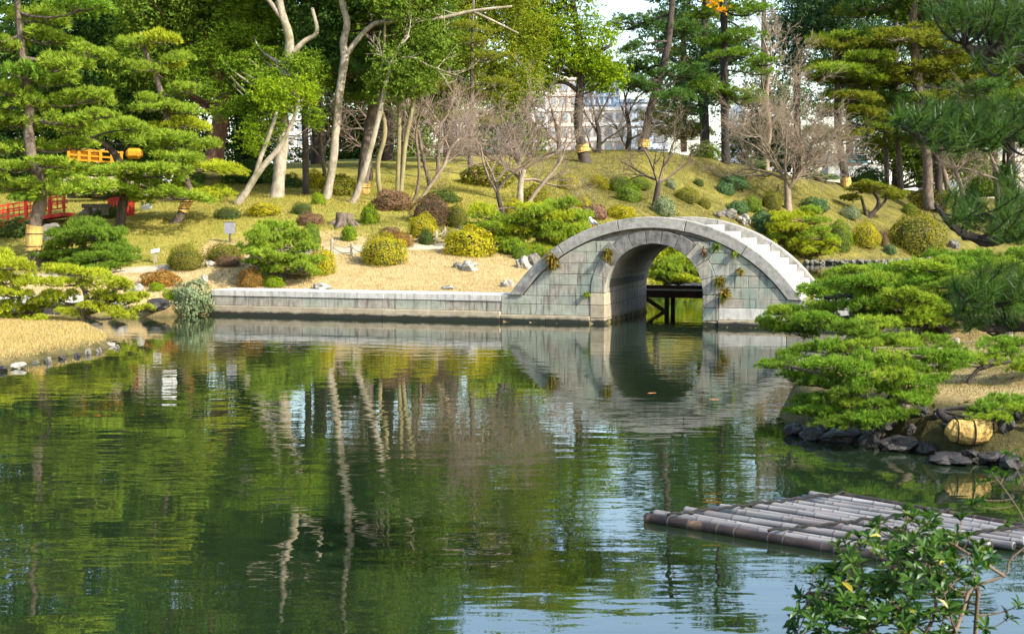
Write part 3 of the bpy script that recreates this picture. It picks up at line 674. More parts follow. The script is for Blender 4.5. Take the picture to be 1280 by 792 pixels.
def shrub(name, label, px, py, hw, hh, Y, mat, kind='tight', cat='shrub', group=None):
    """clipped or loose bush whose silhouette spans px +- hw, py +- hh"""
    k = random.randrange(len(DOMES[kind])); mpp = m_per_px(Y)
    top = at(px, py - hh, Y); x, y = top[0], Y; rx = hw * mpp; ry = rx * random.uniform(.8, 1.0)
    zb = at(px, py + hh, Y)[2]; zg = zland(x, y); zb = min(zb, zg + .05) if zg < zb + .4 else zg
    hz = max(top[2] - zb, .12)
    root = thing(name, label, cat, (x, y, zb), group)
    o = put('foliage', dome_mesh(kind, k, mat), None, root, (x, y, zb + .34 * hz)); o.scale = (rx, ry, hz * .66); o.rotation_euler.z = random.uniform(0, 6)
    o.scale = (rx, rx * random.uniform(.85, 1.05), hz * .66)
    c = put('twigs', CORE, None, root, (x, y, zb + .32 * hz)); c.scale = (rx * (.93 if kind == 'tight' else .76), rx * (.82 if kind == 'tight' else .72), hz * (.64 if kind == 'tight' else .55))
    st = MB()
    for q in range(4):
        a = q * 1.6 + random.random(); st.add(*tube([(x + .1 * rx * math.cos(a), y + .1 * rx * math.sin(a), zb - .15), (x + .35 * rx * math.cos(a), y + .35 * rx * math.sin(a), zb + .5 * hz)], [.03, .015], 5))
    build('stem', *st.data(), M['bark_brown'], root); return root

TRUNK_K = .68
def trunk_path(pts, Y, lean=0.0, dy=0.0, sub=4):
    """pts rows (px, py, half width px) -> world path and radii; Y drifts by dy along the height"""
    n = len(pts); W = np.array([[*at(p[0], p[1], Y + dy * i / max(1, n - 1)), max(.012, p[2] * TRUNK_K * m_per_px(Y))] for i, p in enumerate(pts)])
    S = smooth_path(W, sub); return S[:, :3], S[:, 3]
def limb(p, q, r0, r1, sag=.12, n=5, rng=RNG):
    p, q = np.array(p), np.array(q); d = q - p; L_ = np.linalg.norm(d); t = np.linspace(0, 1, n)[:, None]
    mid = rng.normal(size=3) * L_ * .05 + [0, 0, -sag * L_]
    return p + d * t + mid * (4 * t * (1 - t)), np.linspace(r0, r1, n)
def attach(path, rad, c, rise):
    """trunk point from which a limb to c grows"""
    hd = np.hypot(path[:, 0] - c[0], path[:, 1] - c[1]); want = c[2] - rise * hd
    i = int(np.argmin(np.abs(path[:, 2] - want) + .25 * hd)); return i
def pine(name, label, trunk, Y, pads, mat, bark='bark_brown', kind='mid', dy=0.0, group=None, extra=0, wraps=(), rise=.12, depth=.75, mats=None, more=(), cat='tree', fat=1.0):
    """pine of separate needle pads; pads rows (px, py, half width px, half height px[, dY])"""
    if fat != 1: pads = [(p[0], p[1], p[2] * fat, p[3] * fat, *p[4:]) for p in pads]
    if kind == 'fine': pads = [(p[0], p[1], p[2] * .84, p[3] * .8, *p[4:]) for p in pads]
    path, rad = trunk_path(trunk, Y, dy=dy); base = path[0]
    rng = np.random.default_rng(int(abs(trunk[0][0] * 7 + Y * 13)) % 9999)
    root = thing(name, label, cat, base, group); tb = MB(); tb.add(*tube(path, rad, 10, wob=.10, seed=3))
    for t2 in more: p2, r2 = trunk_path(t2, Y, dy=dy); tb.add(*tube(p2, r2, 7, wob=.08)); path = np.vstack([path, p2]); rad = np.r_[rad, r2]
    P = []
    for p in pads:
        p = (p[0] + rng.uniform(-.12, .12) * p[2], p[1] + rng.uniform(-.25, .25) * p[3], p[2] * rng.uniform(.78, 1.18), p[3] * rng.uniform(.75, 1.2), *p[4:])
        hwm = p[2] * m_per_px(Y); dyy = p[4] if len(p) > 4 else rng.uniform(-1, 1) * depth * min(1.6, hwm * 1.3); P.append((p[0], p[1], p[2], p[3], dyy))
        for e in range(extra): P.append((p[0] + rng.uniform(-.6, .6) * p[2], p[1] + rng.uniform(-.5, .5) * p[3] * 2, p[2] * rng.uniform(.7, .9), p[3] * rng.uniform(.8, 1), rng.uniform(.6, 1.8) * hwm * rng.choice([-1, 1])))
    SG = []
    for (px, py, hw, hh, dyy) in P:
        c = at(px, py, Y + dyy); mp = m_per_px(Y + dyy); rx = hw * mp; hz = hh * mp
        k = int(rng.integers({'mid': 6, 'fine': 4, 'tall': 5}[kind])); mt = mat if mats is None else mats[int(rng.integers(len(mats)))]
        flat = .36 * 1.55 * .5 if kind != 'tall' else .5 * 1.55 * .5
        o = put('needle_pad', pad_mesh(kind, k, mt), None, root, (c[0], c[1], c[2] - hz * .35)); rz = rng.uniform(0, 6.28); o.rotation_euler = (rng.uniform(-.2, .2), rng.uniform(-.2, .2), rz)
        sz = min(max(hz / flat * .9, rx * .55), rx * 1.7); o.scale = (rx, rx, sz)
        i = attach(path, rad, c, rise); q = c - [0, 0, hz * .55 + .02]; r0 = min(rad[i] * .6, .02 + .022 * np.linalg.norm(q - path[i]))
        lp, lr = limb(path[i], q, r0, max(.008, r0 * .45), rng.uniform(-.05, .12), rng=rng); tb.add(*tube(lp, lr, 5, cap=False))
        P_ = {'mid': PADS, 'fine': PADS_FINE, 'tall': PADS_TALL}[kind][k][2]; cr, sr = math.cos(rz), math.sin(rz)
        for (lx, ly, lz, lr_) in P_[1:]:
            tip = np.array([c[0] + rx * (lx * cr - ly * sr), c[1] + rx * (lx * sr + ly * cr), c[2] - hz * .35 + lz * sz])
            mid = q + (tip - q) * .5 + [0, 0, -.04 * rx]; SG.append([*q, *mid, max(.006, r0 * .4), max(.005, r0 * .28)]); SG.append([*mid, *tip, max(.005, r0 * .28), .004])
    if SG: tb.add(*segs(SG, 4))
    build('trunk', *tb.data(), M[bark], root, True)
    for (y0, y1, w) in wraps: wrap(root, path, rad, trunk, Y, y0, y1, w)
    return root
def wrap(root, path, rad, trunk, Y, y0, y1, fat=1.25):
    """straw mat tied round a trunk between two picture heights"""
    z0, z1 = at(trunk[0][0], y1, Y)[2], at(trunk[0][0], y0, Y)[2]; zs = path[:, 2]; n0 = len(zs)
    mono = np.maximum.accumulate(zs[:max(2, int(np.argmax(zs)) + 1)]); zz = np.linspace(z0, z1, 7)
    idx = np.arange(len(mono)); C = np.stack([np.interp(zz, mono + idx * 1e-6, path[:len(mono), k]) for k in range(3)], 1); C[:, 2] = zz; r = np.interp(zz, mono + idx * 1e-6, rad[:len(mono)])
    V, F = tube(C, r * fat * np.array([1.04, 1.0, .97, 1.0, 1.0, .97, 1.06]) + .015, 14, wob=.03); w = build('straw_wrap', V, F, M['straw'], root)
    mb = MB()
    for f in (1, 4): 
        a = np.linspace(0, 2 * math.pi, 15); rr_ = r[f] * fat + .022; mb.add(*tube(C[f] + np.c_[np.cos(a), np.sin(a), a * 0] * rr_, .014, 4, cap=False))
    build('rope', *mb.data(), M['rope_dark'], w)
def crown_clumps(ell, Y, rng, csize, flat=.8, gap=.55):
    """clump centres spread through ellipsoids (px, py, hw, hh, n[, dY]) biased to the skin"""
    C = []
    for e in ell:
        px, py, hw, hh, n = e[:5]; dyy = e[5] if len(e) > 5 else 0; c = at(px, py, Y + dyy); mp = m_per_px(Y + dyy); rx, rz = hw * mp, hh * mp
        d = rand_dirs(n, rng) * (rng.uniform(.10, 1, (n, 1)) ** .45); q = c + d * [rx, min(rx, rz * 1.2) * .85, rz]; C += [(*p, csize * rng.uniform(.65, 1.2)) for p in q]
    return C
def broadleaf(name, label, trunk, Y, ell, mat, bark='bark_brown', csize=.9, dy=0.0, group=None, wraps=(), more=(), limbs=True, sub=None, cat='tree'):
    """tree of trunk and one crown of many leaf clumps"""
    path, rad = trunk_path(trunk, Y, dy=dy); base = path[0]; rng = np.random.default_rng(int(abs(trunk[0][0] * 11 + Y * 17 + len(ell))) % 9999)
    root = thing(name, label, cat, base, group); tb = MB(); tb.add(*tube(path, rad, 9, wob=.09, seed=5)); P2, R2 = path, rad
    for t2 in more: p2, r2 = trunk_path(t2, Y, dy=dy); tb.add(*tube(p2, r2, 7, wob=.08)); P2 = np.vstack([P2, p2]); R2 = np.r_[R2, r2]
    C = crown_clumps(ell, Y, rng, csize); cb = MB()
    for n_, (x, y, z, s) in enumerate(C):
        V, F = CLUMPS[int(rng.integers(6))]; a = rng.uniform(0, 6.28); ca_, sa_ = math.cos(a) * s, math.sin(a) * s
        W = np.c_[V[:, 0] * ca_ - V[:, 1] * sa_, V[:, 0] * sa_ + V[:, 1] * ca_, V[:, 2] * s] + [x, y, z]; cb.add(W, F)
        if limbs and n_ % 4 == 0:
            i = attach(P2, R2, (x, y, z), .55)
            if np.linalg.norm(P2[i] - [x, y, z]) > (3.0 if bark == 'bark_pale' else 6): continue
            r0 = min(R2[i] * .55, .02 + .02 * np.linalg.norm(P2[i] - [x, y, z])); tb.add(*tube(*limb(P2[i], (x, y, z), r0, r0 * .3, .06, 5, rng), 5, cap=False))
    build('trunk', *tb.data(), M[bark], root, True)
    if C: build('crown', *cb.data(), M[mat], root)
    for (y0, y1, w) in wraps: wrap(root, path, rad, trunk, Y, y0, y1, w)
    return root
def branching(path, rad, rng, levels, n_child, spread, ratio, up=.15, minr=.006):
    """bare limbs growing recursively from a trunk path; returns segment rows"""
    S = []
    def grow(p, d, L_, r, lev):
        k = 3; pts = [p]; q = p.copy(); dd = d.copy()
        for i in range(k):
            dd = unit(dd + rng.normal(size=3) * .16 + [0, 0, up * .25]); q2 = q + dd * L_ / k; ra, rb_ = r * (1 - .5 * i / k), r * (1 - .5 * (i + 1) / k)
            S.append([*q, *q2, max(minr, ra), max(minr * .8, rb_)]); q = q2; pts.append((q, dd.copy(), rb_))
            if lev > 0:
                for c in range(max(1, int(round(n_child / k + rng.uniform(-.4, .5))))):
                    ax = unit(np.cross(dd, rng.normal(size=3))); an = spread * rng.uniform(.6, 1.3); nd = unit(dd * math.cos(an) + ax * math.sin(an) + [0, 0, up * .4]); grow(q, nd, L_ * ratio * rng.uniform(.75, 1.15), rb_ * .62, lev - 1)
    n = len(path)
    return S, grow
def bare(name, label, trunk, Y, starts, mat, levels=3, n_child=4, spread=.65, ratio=.66, L0=1.5, r0=.05, dy=0.0, group=None, more=(), up=.2, minr=.007, cat='tree', bark=None, props=()):
    """leafless tree: starts rows (px, py, dx, dz) give where limbs leave and which way"""
    path, rad = trunk_path(trunk, Y, dy=dy); base = path[0]; rng = np.random.default_rng(int(abs(trunk[0][0] * 3 + Y * 19)) % 9999)
    root = thing(name, label, cat, base, group); tb = MB(); tb.add(*tube(path, rad, 8, wob=.08, seed=5)); P2, R2 = path, rad
    for t2 in more: p2, r2 = trunk_path(t2, Y, dy=dy); tb.add(*tube(p2, r2, 6, wob=.06)); P2 = np.vstack([P2, p2]); R2 = np.r_[R2, r2]
    S, grow = branching(path, rad, rng, levels, n_child, spread, ratio, up, minr)
    for (px, py, dx, dz, *k) in starts:
        t = at(px, py, Y); i = int(np.argmin(np.linalg.norm(P2 - t, axis=1))); d = unit(np.array([dx, rng.uniform(-.5, .5), dz])); grow(P2[i].copy(), d, L0 * (k[0] if k else 1), min(r0, R2[i] * .8), levels)
    build('trunk', *tb.data(), M[bark or mat], root, True); build('bare_crown', *segs(S, 4), M[mat], root); return root

def G(px, py, Y0=30.0, Y1=130.0): return float(ground_at(px, py, Y0, Y1)[1])
# ------------------------------------------------------------------ near-bank pines, left to right
Y1 = G(45, 338)
pine('layered_pine', 'tall layered pine with a straw wrapped grey trunk at the left edge', [(46, 344, 13), (43, 315, 12), (43, 285, 12), (50, 252, 12), (49, 225, 11), (40, 200, 10), (36, 165, 9.5), (36, 130, 8.5), (30, 85, 7), (24, 30, 6), (20, -30, 5), (18, -80, 3)], Y1,
     [(45, 18, 55, 14), (105, 5, 45, 12), (70, 45, 48, 12), (5, 55, 40, 14), (112, 64, 30, 11), (28, 88, 34, 12), (85, 78, 40, 12), (60, 100, 50, 13), (8, 112, 35, 12), (102, 122, 42, 13), (40, 127, 48, 12), (15, 150, 36, 11), (85, 150, 44, 12), (128, 140, 25, 10), (20, 182, 42, 12), (95, 182, 46, 13), (70, 202, 55, 11), (5, 205, 36, 12),
      (14, 230, 36, 10), (85, 232, 48, 12), (30, 248, 30, 9), (-30, 130, 40, 13), (-40, 40, 45, 14), (60, -30, 55, 14), (0, -45, 55, 14), (45, -75, 50, 14), (-30, 200, 45, 12), (20, -105, 40, 14)], 'pine_bright', 'bark_brown', extra=0, wraps=[(282, 313, 1.18)], rise=.05, mats=['pine_bright', 'pine_green', 'pine_bright'])
Y2 = G(152, 286)
pine('layered_pine', 'dark trunked pine leaning left before the red panels', [(150, 292, 9), (152, 268, 9), (155, 240, 8), (152, 215, 8), (145, 195, 7), (134, 183, 5), (120, 176, 4), (100, 172, 3)], Y2,
     [(125, 160, 45, 13), (200, 172, 40, 12), (225, 192, 36, 11), (150, 211, 60, 10), (105, 212, 45, 9), (190, 212, 48, 11), (150, 236, 62, 12), (105, 240, 38, 10), (215, 240, 50, 10), (85, 160, 35, 12), (165, 158, 35, 11)], 'pine_bright', 'bark_dark', extra=0, rise=.05, mats=['pine_bright', 'pine_green', 'pine_bright'])
Y3 = G(222, 279)
pine('layered_pine', 'yellow green layered pine with a bent trunk rising from the lawn', [(214, 284, 9), (222, 276, 9), (232, 256, 8), (236, 236, 7), (226, 208, 7), (214, 170, 6), (206, 135, 6), (196, 100, 5), (186, 75, 4.5), (178, 55, 4), (176, 40, 3)], Y3,
     [(165, 52, 24, 9), (200, 48, 26, 10), (222, 70, 24, 10), (178, 84, 28, 9), (215, 82, 22, 9), (228, 112, 30, 11), (186, 122, 24, 9), (205, 132, 34, 10), (232, 135, 26, 9), (196, 158, 30, 9), (240, 153, 30, 9), (215, 182, 40, 10), (258, 180, 24, 8), (265, 207, 42, 10), (220, 205, 36, 9), (285, 214, 26, 7), (235, 236, 46, 10), (190, 228, 36, 9), (262, 240, 32, 8)], 'pine_bright', 'bark_brown', extra=0, wraps=[(246, 264, 1.15)], rise=.05, mats=['pine_bright', 'pine_yellow', 'pine_bright'])
Y4 = G(118, 335)
pine('garden_pine', 'dark green spreading pine between the straw wrapped trunk and the lawn', [(120, 340, 5), (110, 322, 5), (105, 308, 4.5), (101, 292, 3.5), (104, 280, 2)], Y4,
     [(110, 280, 30, 12), (85, 292, 26, 11), (135, 292, 30, 12), (70, 306, 20, 9), (148, 308, 24, 11), (108, 312, 34, 11), (85, 322, 36, 10), (125, 328, 40, 11), (60, 318, 24, 9), (155, 322, 20, 9), (105, 298, 30, 11)], 'pine_mid', 'bark_dark', extra=1)
pine('garden_pine', 'yellow spreading pine leaning over the water at the tip of the grass bank', [(98, 414, 8), (101, 404, 8), (104, 393, 7), (106, 384, 6), (108, 374, 5), (105, 362, 4), (98, 352, 3), (104, 344, 2)], 32.3,
     [(80, 337, 30, 10), (120, 342, 34, 11), (145, 355, 28, 10), (62, 350, 26, 9), (100, 352, 30, 9), (165, 370, 26, 10), (135, 372, 32, 11), (75, 368, 28, 9), (55, 378, 24, 9), (115, 382, 26, 9), (150, 387, 26, 9), (180, 386, 18, 7), (88, 388, 22, 8), (50, 398, 20, 7)], 'pine_yellow', 'bark_brown', extra=0, depth=.7)
pine('garden_pine', 'low yellow pine cut off by the left edge above the grass bank', [(-42, 425, 8), (-38, 400, 7), (-30, 375, 6), (-20, 350, 4), (-8, 330, 3)], 32.8,
     [(-5, 318, 30, 12), (22, 330, 24, 9), (5, 345, 30, 10), (35, 348, 22, 8), (-15, 360, 30, 11), (20, 366, 30, 10), (0, 380, 34, 12), (38, 385, 18, 9), (10, 395, 30, 10), (-30, 385, 30, 12)], 'pine_yellow', 'bark_brown', extra=0, depth=.7)
Y7 = G(353, 352)
pine('garden_pine', 'rounded bright green pine at the edge of the quay beside a clipped shrub', [(352, 356, 6), (352, 346, 6), (348, 335, 5), (352, 318, 4), (350, 300, 3), (346, 285, 2)], Y7,
     [(345, 284, 24, 9), (328, 293, 20, 9), (368, 293, 22, 9), (350, 303, 32, 9), (322, 309, 20, 8), (380, 308, 18, 8), (340, 320, 30, 8), (368, 322, 26, 8), (325, 328, 20, 7), (388, 325, 15, 8), (352, 333, 28, 8), (380, 338, 20, 7)], 'pine_bright', 'bark_brown', extra=1, depth=.5, fat=1.22)
Y8 = 45.0
rr = random.Random(3)
pads = []
for (x0, x1, y) in ((690, 712, 258), (672, 725, 268), (605, 625, 268), (655, 735, 278), (600, 650, 282), (668, 732, 289), (600, 660, 297), (680, 712, 300), (640, 700, 310), (660, 690, 320)):
    x = x0
    while x <= x1: pads.append((x + rr.uniform(-4, 4), y + rr.uniform(-4, 4), rr.uniform(15, 22), rr.uniform(7, 10))); x += 21
pine('garden_pine', 'broad bright green pine mass at the left foot of the arched bridge', [(678, 342, 7), (675, 325, 6), (672, 305, 5), (680, 285, 4), (690, 268, 2)], Y8, pads, 'pine_bright', 'bark_brown', extra=1, depth=1.0, fat=1.2, mats=['pine_bright', 'pine_bright', 'pine_yellow'], more=([(672, 318, 4), (650, 300, 3), (622, 280, 2)], [(676, 310, 4), (700, 295, 3), (722, 280, 2)]))
Y9 = 53.0
pine('garden_pine', 'bright yellow green pine framed by the stone arch on the far shore', [(868, 362, 8), (860, 350, 8), (848, 338, 7), (838, 328, 5), (830, 318, 3)], Y9,
     [(832, 312, 20, 8), (850, 320, 20, 8), (815, 322, 20, 8), (838, 330, 24, 8), (862, 334, 18, 8), (812, 340, 20, 7), (835, 346, 24, 8), (858, 350, 20, 8), (805, 350, 18, 6), (820, 356, 24, 6), (870, 320, 18, 7), (795, 330, 18, 8), (885, 335, 18, 7), (850, 306, 20, 7)], 'pine_yellow', 'bark_dark', extra=1, fat=1.15, mats=['pine_yellow', 'pine_bright'])
Y10 = G(1005, 322, 50)
pads = [(985, 272, 16, 6), (1005, 268, 18, 6), (1022, 276, 16, 6), (972, 284, 14, 6), (995, 286, 20, 6), (1018, 290, 18, 6), (1034, 296, 12, 6), (975, 298, 16, 6), (998, 302, 18, 6), (1020, 306, 18, 6), (982, 312, 16, 6), (1005, 317, 18, 5), (1028, 314, 14, 5), (965, 308, 12, 5)]
pine('garden_pine', 'yellow green pine spilling to the far water right of the bridge steps', [(1002, 330, 7), (1002, 312, 6), (1000, 295, 5), (1003, 275, 3)], Y10, pads, 'pine_yellow', 'bark_red', extra=1, fat=1.2, mats=['pine_yellow', 'pine_bright', 'pine_yellow'])
Y11 = G(1088, 273, 50)
pine('garden_pine', 'small open dull green pine with a forked trunk on the far mound', [(1083, 278, 6), (1088, 270, 5), (1096, 260, 4), (1098, 250, 3.5), (1092, 240, 3), (1090, 232, 2)], Y11,
     [(1072, 234, 18, 7), (1098, 232, 22, 7), (1122, 240, 18, 7), (1062, 246, 16, 7), (1086, 238, 18, 6), (1068, 267, 14, 6), (1118, 244, 14, 6)], 'pine_olive', 'bark_dark', more=([(1084, 272, 4), (1080, 258, 3), (1076, 245, 2)], [(1096, 262, 3), (1106, 252, 2.5), (1108, 244, 2)]))

# ------------------------------------------------------------------ pines on the islet at the right
pads = [(985, 388, 32, 11, .6), (1030, 384, 34, 11, .4), (1065, 352, 42, 12, 1.0), (1025, 362, 34, 10, .8), (1100, 338, 40, 12, 1.2), (1145, 330, 42, 12, .6), (1110, 362, 48, 13, .3), (1160, 352, 44, 12, -.2), (1190, 335, 40, 11, .8), (1075, 378, 42, 11, -.3), (1130, 384, 46, 12, -.6), (1000, 410, 30, 9, .5), (970, 408, 24, 9, .2), (1045, 405, 36, 11, -.2), (1175, 375, 36, 11, .4), (1215, 350, 36, 11, -.3), (1240, 330, 36, 11, .7), (1255, 355, 32, 10, .3), (1215, 322, 36, 10, 1.4), (1270, 335, 36, 11, .2), (1235, 372, 40, 11, .1), (1200, 392, 36, 11, -.2), (1265, 385, 36, 11, .4), (1150, 402, 36, 11, -.5), (1095, 352, 44, 12, .1), (1060, 336, 34, 10, 1.4), (1140, 368, 40, 12, -.8), (1290, 312, 40, 12, .8), (1180, 318, 30, 9, 1.6), (1010, 396, 36, 10, 0), (1095, 398, 40, 11, -.4)]
pine('islet_pine', 'larger dark limbed pine at the back of the islet reaching over the water', [(1195, 440, 12), (1190, 425, 11), (1172, 405, 10), (1150, 392, 8), (1128, 378, 7), (1110, 365, 5), (1095, 352, 3)], 22.5, pads, 'pine_bright', 'bark_black', kind='mid', extra=1, mats=['pine_green', 'pine_bright', 'pine_mid'], rise=.04,
     more=([(1150, 392, 7), (1090, 395, 5), (1040, 398, 4), (990, 400, 3)], [(1172, 405, 7), (1185, 375, 5), (1215, 350, 4)], [(1128, 378, 5), (1070, 370, 4), (1030, 372, 3)]))
pads = [(985, 450, 34, 10, .4), (1020, 455, 34, 12, .2), (960, 455, 22, 8, .5), (1045, 432, 40, 13, .5), (1090, 420, 44, 14, .6), (1135, 425, 44, 14, .5), (1080, 448, 42, 14, 0), (1125, 455, 44, 13, -.1), (1040, 475, 36, 13, 0), (1085, 478, 40, 13, -.3), (1130, 480, 38, 12, -.3), (1165, 455, 34, 12, .3), (1055, 500, 30, 11, -.3), (1025, 495, 26, 11, -.1), (1095, 505, 30, 10, -.5), (1050, 522, 24, 9, -.5), (1170, 470, 28, 10, -.2), (1015, 508, 20, 9, -.2), (1100, 400, 40, 13, .9), (1060, 410, 36, 12, .9), (1000, 470, 30, 11, .2), (1070, 462, 40, 13, -.2), (1110, 440, 44, 14, 0), (1155, 440, 36, 13, .2), (1150, 488, 30, 11, -.4), (1075, 520, 28, 10, -.6), (1110, 518, 26, 9, -.7), (1035, 512, 24, 10, -.3), (1180, 440, 30, 11, .1), (1120, 470, 40, 13, -.4), (1060, 490, 36, 12, -.4), (990, 440, 26, 9, .6), (1180, 425, 34, 12, .4), (1195, 448, 30, 10, 0), (1010, 432, 30, 10, .7), (1140, 500, 30, 10, -.6), (1040, 455, 38, 12, -.2), (1070, 432, 34, 10, .3), (1110, 462, 34, 10, .5), (1020, 478, 24, 8, .3), (1050, 526, 34, 11, -.5), (1088, 524, 34, 11, -.7), (1028, 512, 28, 10, -.2), (1122, 514, 30, 10, -.7), (1150, 498, 32, 11, -.5), (1010, 498, 28, 10, .2), (1000, 512, 22, 8, 0)]
pine('islet_pine', 'gnarled yellow green pine rooted among the rocks at the islet edge', [(1150, 560, 9), (1148, 535, 9), (1140, 515, 8), (1120, 500, 7), (1105, 480, 6), (1098, 460, 5), (1092, 435, 3)], 16.1, pads, 'pine_bright', 'bark_brown', kind='fine', extra=0, depth=.6, mats=['pine_green', 'pine_green', 'pine_bright', 'pine_mid'], rise=.02,
     more=([(1120, 560, 7), (1104, 545, 6), (1110, 528, 6), (1128, 515, 5), (1140, 510, 5)], [(1178, 560, 6), (1182, 535, 5), (1172, 515, 5), (1150, 510, 5)], [(1105, 485, 5), (1070, 475, 4), (1030, 468, 3), (990, 458, 2.5)], [(1120, 500, 5), (1080, 510, 4), (1055, 512, 3)]))
pads = [(1215, 445, 40, 12, .2), (1255, 438, 34, 11, .3), (1240, 425, 36, 10, .5), (1285, 450, 36, 12, 0), (1195, 452, 22, 9, -.1), (1270, 425, 30, 10, .6), (1310, 435, 40, 12, .2)]
pine('islet_pine', 'small thin stemmed pine standing in the dry grass of the islet', [(1218, 505, 5), (1214, 492, 5), (1210, 478, 4), (1222, 462, 3.5), (1240, 450, 3)], 17.4, pads, 'pine_bright', 'bark_dark', kind='fine', extra=0, depth=.4, mats=['pine_green', 'pine_bright'], more=([(1222, 462, 3), (1260, 452, 3), (1290, 458, 2)],))
pads = [(1230, 508, 34, 11, .1), (1265, 500, 32, 11, .3), (1215, 520, 24, 8, 0), (1285, 512, 34, 12, -.1), (1250, 518, 28, 9, -.2), (1310, 500, 34, 12, .3)]
root = pine('islet_pine', 'low creeping pine on the islet with a big straw wrapped limb over the water', [(1330, 560, 12), (1300, 548, 13), (1270, 540, 14), (1238, 536, 14), (1205, 530, 12), (1180, 520, 9), (1172, 512, 5)], 15.15, pads, 'pine_bright', 'bark_black', kind='fine', depth=.35, mats=['pine_green', 'pine_bright'], rise=0)
# the straw mat bound along that limb: a sagging half barrel
p = [at(1184, 532, 15.1), at(1196, 538, 15.05), at(1215, 540, 15.0), at(1234, 537, 15.05), at(1248, 531, 15.1)]
V, F = tube(smooth_path(p, 5), [.055] + [.10] * 3 + [.125] * 5 + [.135] * 5 + [.125] * 4 + [.10] * 2 + [.07], 16, wob=.05); w = build('straw_wrap', V, F, M['straw'], root)
mb = MB()
for f in (.22, .5, .8):
    q = smooth_path(p, 20); k = int(f * (len(q) - 1)); a = np.linspace(0, 2 * math.pi, 17); mb.add(*tube(q[k] + np.c_[a * 0, np.cos(a), np.sin(a)] * .142, .008, 4, cap=False))
build('rope', *mb.data(), M['rope_dark'], w)

# ------------------------------------------------------------------ tall trees behind
BACK = 'dense dark trees closing the garden'
def E_(*a): return a
broadleaf('camphor_tree', 'huge red brown trunked evergreen behind the yellow green layered pine', [(262, 212, 19), (268, 195, 17), (274, 160, 15), (278, 120, 14), (272, 80, 12), (262, 40, 10), (255, -20, 8), (250, -120, 5)], 58, [(250, 40, 70, 50, 40), (200, 0, 80, 60, 40), (300, -40, 90, 70, 50), (240, -130, 110, 80, 60), (190, 90, 50, 40, 22), (310, 60, 40, 30, 16)], 'leaf_mid', 'bark_red', csize=1.0, more=([(272, 90, 9), (250, 60, 7), (225, 30, 5)],))
broadleaf('evergreen_tree', 'bright leafed tree with thick pale trunk on the bank near the board', [(345, 252, 15), (347, 236, 12), (351, 200, 11), (354, 160, 11), (352, 120, 10), (362, 70, 9), (360, 40, 8), (352, 15, 7), (345, -30, 5), (340, -80, 3)], G(346, 247), [(300, 82, 26, 10, 15, .8), (337, 102, 22, 12, 16, -.8), (370, 78, 20, 10, 12, -.6), (396, 90, 12, 14, 10, .4), (352, 132, 24, 9, 14, -.5), (310, 128, 22, 10, 13, .6), (388, 116, 14, 10, 9, -.7), (394, 146, 10, 11, 7, 0), (272, 108, 20, 11, 11, 1.2), (332, 68, 22, 9, 11, 1.2), (322, 152, 16, 7, 7, -.2), (278, 138, 14, 7, 6, 1.4), (258, 64, 30, 12, 16, 2), (302, 42, 30, 12, 16, 2), (236, 92, 22, 10, 9, 2.2), (345, 160, 10, 6, 4, -.3), (318, 20, 50, 24, 34, 3), (300, 0, 50, 30, 30, 3), (360, -50, 70, 34, 50, 2)], 'leaf_fresh', 'bark_pale', csize=.46, more=([(362, 70, 6), (380, 52, 5), (396, 40, 4), (390, 10, 3)], [(354, 25, 5), (330, -5, 4), (300, -20, 3)]))
broadleaf('leaning_tree', 'slim pale tree forking and leaning right beside the thick trunk', [(294, 258, 7), (305, 244, 6.5), (320, 220, 6), (332, 204, 5.5), (348, 186, 5), (360, 165, 4), (370, 140, 3.5), (374, 120, 2.5)], G(298, 256), [(318, 175, 12, 14, 6), (345, 120, 30, 20, 12), (375, 115, 16, 16, 8)], 'leaf_bright', 'bark_pale', csize=.55, more=([(318, 222, 4.5), (328, 190, 4.5), (338, 165, 4), (346, 140, 3)], [(318, 222, 4), (322, 205, 2.5), (330, 180, 2)]))
broadleaf('evergreen_tree', 'dark straight trunked tree standing left of the tall pale trunk', [(383, 246, 7), (382, 230, 6), (382, 190, 6), (381, 150, 6), (384, 100, 5), (388, 30, 4), (390, -60, 3)], 56, [(400, 60, 40, 50, 30), (400, -20, 60, 50, 40), (380, -110, 80, 60, 40)], 'leaf_dark', 'bark_dark', csize=.95)
broadleaf('pale_tree', 'tall smooth pale trunk curving up past the top of the frame', [(406, 254, 9), (410, 238, 8), (416, 205, 7.5), (420, 160, 7.5), (424, 120, 7.5), (428, 92, 7.5), (431, 72, 8), (429, 55, 7), (434, 30, 6.5), (428, 5, 6), (422, -40, 5), (425, -120, 3)], G(408, 249), [(420, -80, 70, 50, 34), (430, -160, 80, 50, 34), (520, -20, 40, 20, 10)], 'leaf_mid', 'bark_pale', csize=.8, more=([(431, 72, 5), (445, 52, 5), (468, 30, 4.5), (500, 26, 4), (545, 24, 3.5), (590, 14, 3), (640, 8, 2)], [(590, 14, 2.5), (620, 28, 2), (648, 42, 1.5)]))
bare('pale_tree', 'slender pale trunk leaning right in front of the straw wrapped pine', [(438, 258, 7), (446, 243, 6), (455, 215, 5.5), (465, 180, 5), (476, 135, 4.8), (482, 105, 4.2), (488, 82, 3.8), (498, 60, 3), (512, 45, 2)], G(442, 254), [(500, 60, .8, .9, .8), (510, 72, 1, .3), (535, 82, .8, -.2), (508, 50, .3, 1), (488, 85, -.5, .8, .7)], 'bark_pale', levels=2, n_child=4, spread=.7, L0=1.2, r0=.035, more=([(488, 82, 3.2), (500, 74, 3), (516, 72, 2.5), (535, 82, 2)],), minr=.012)
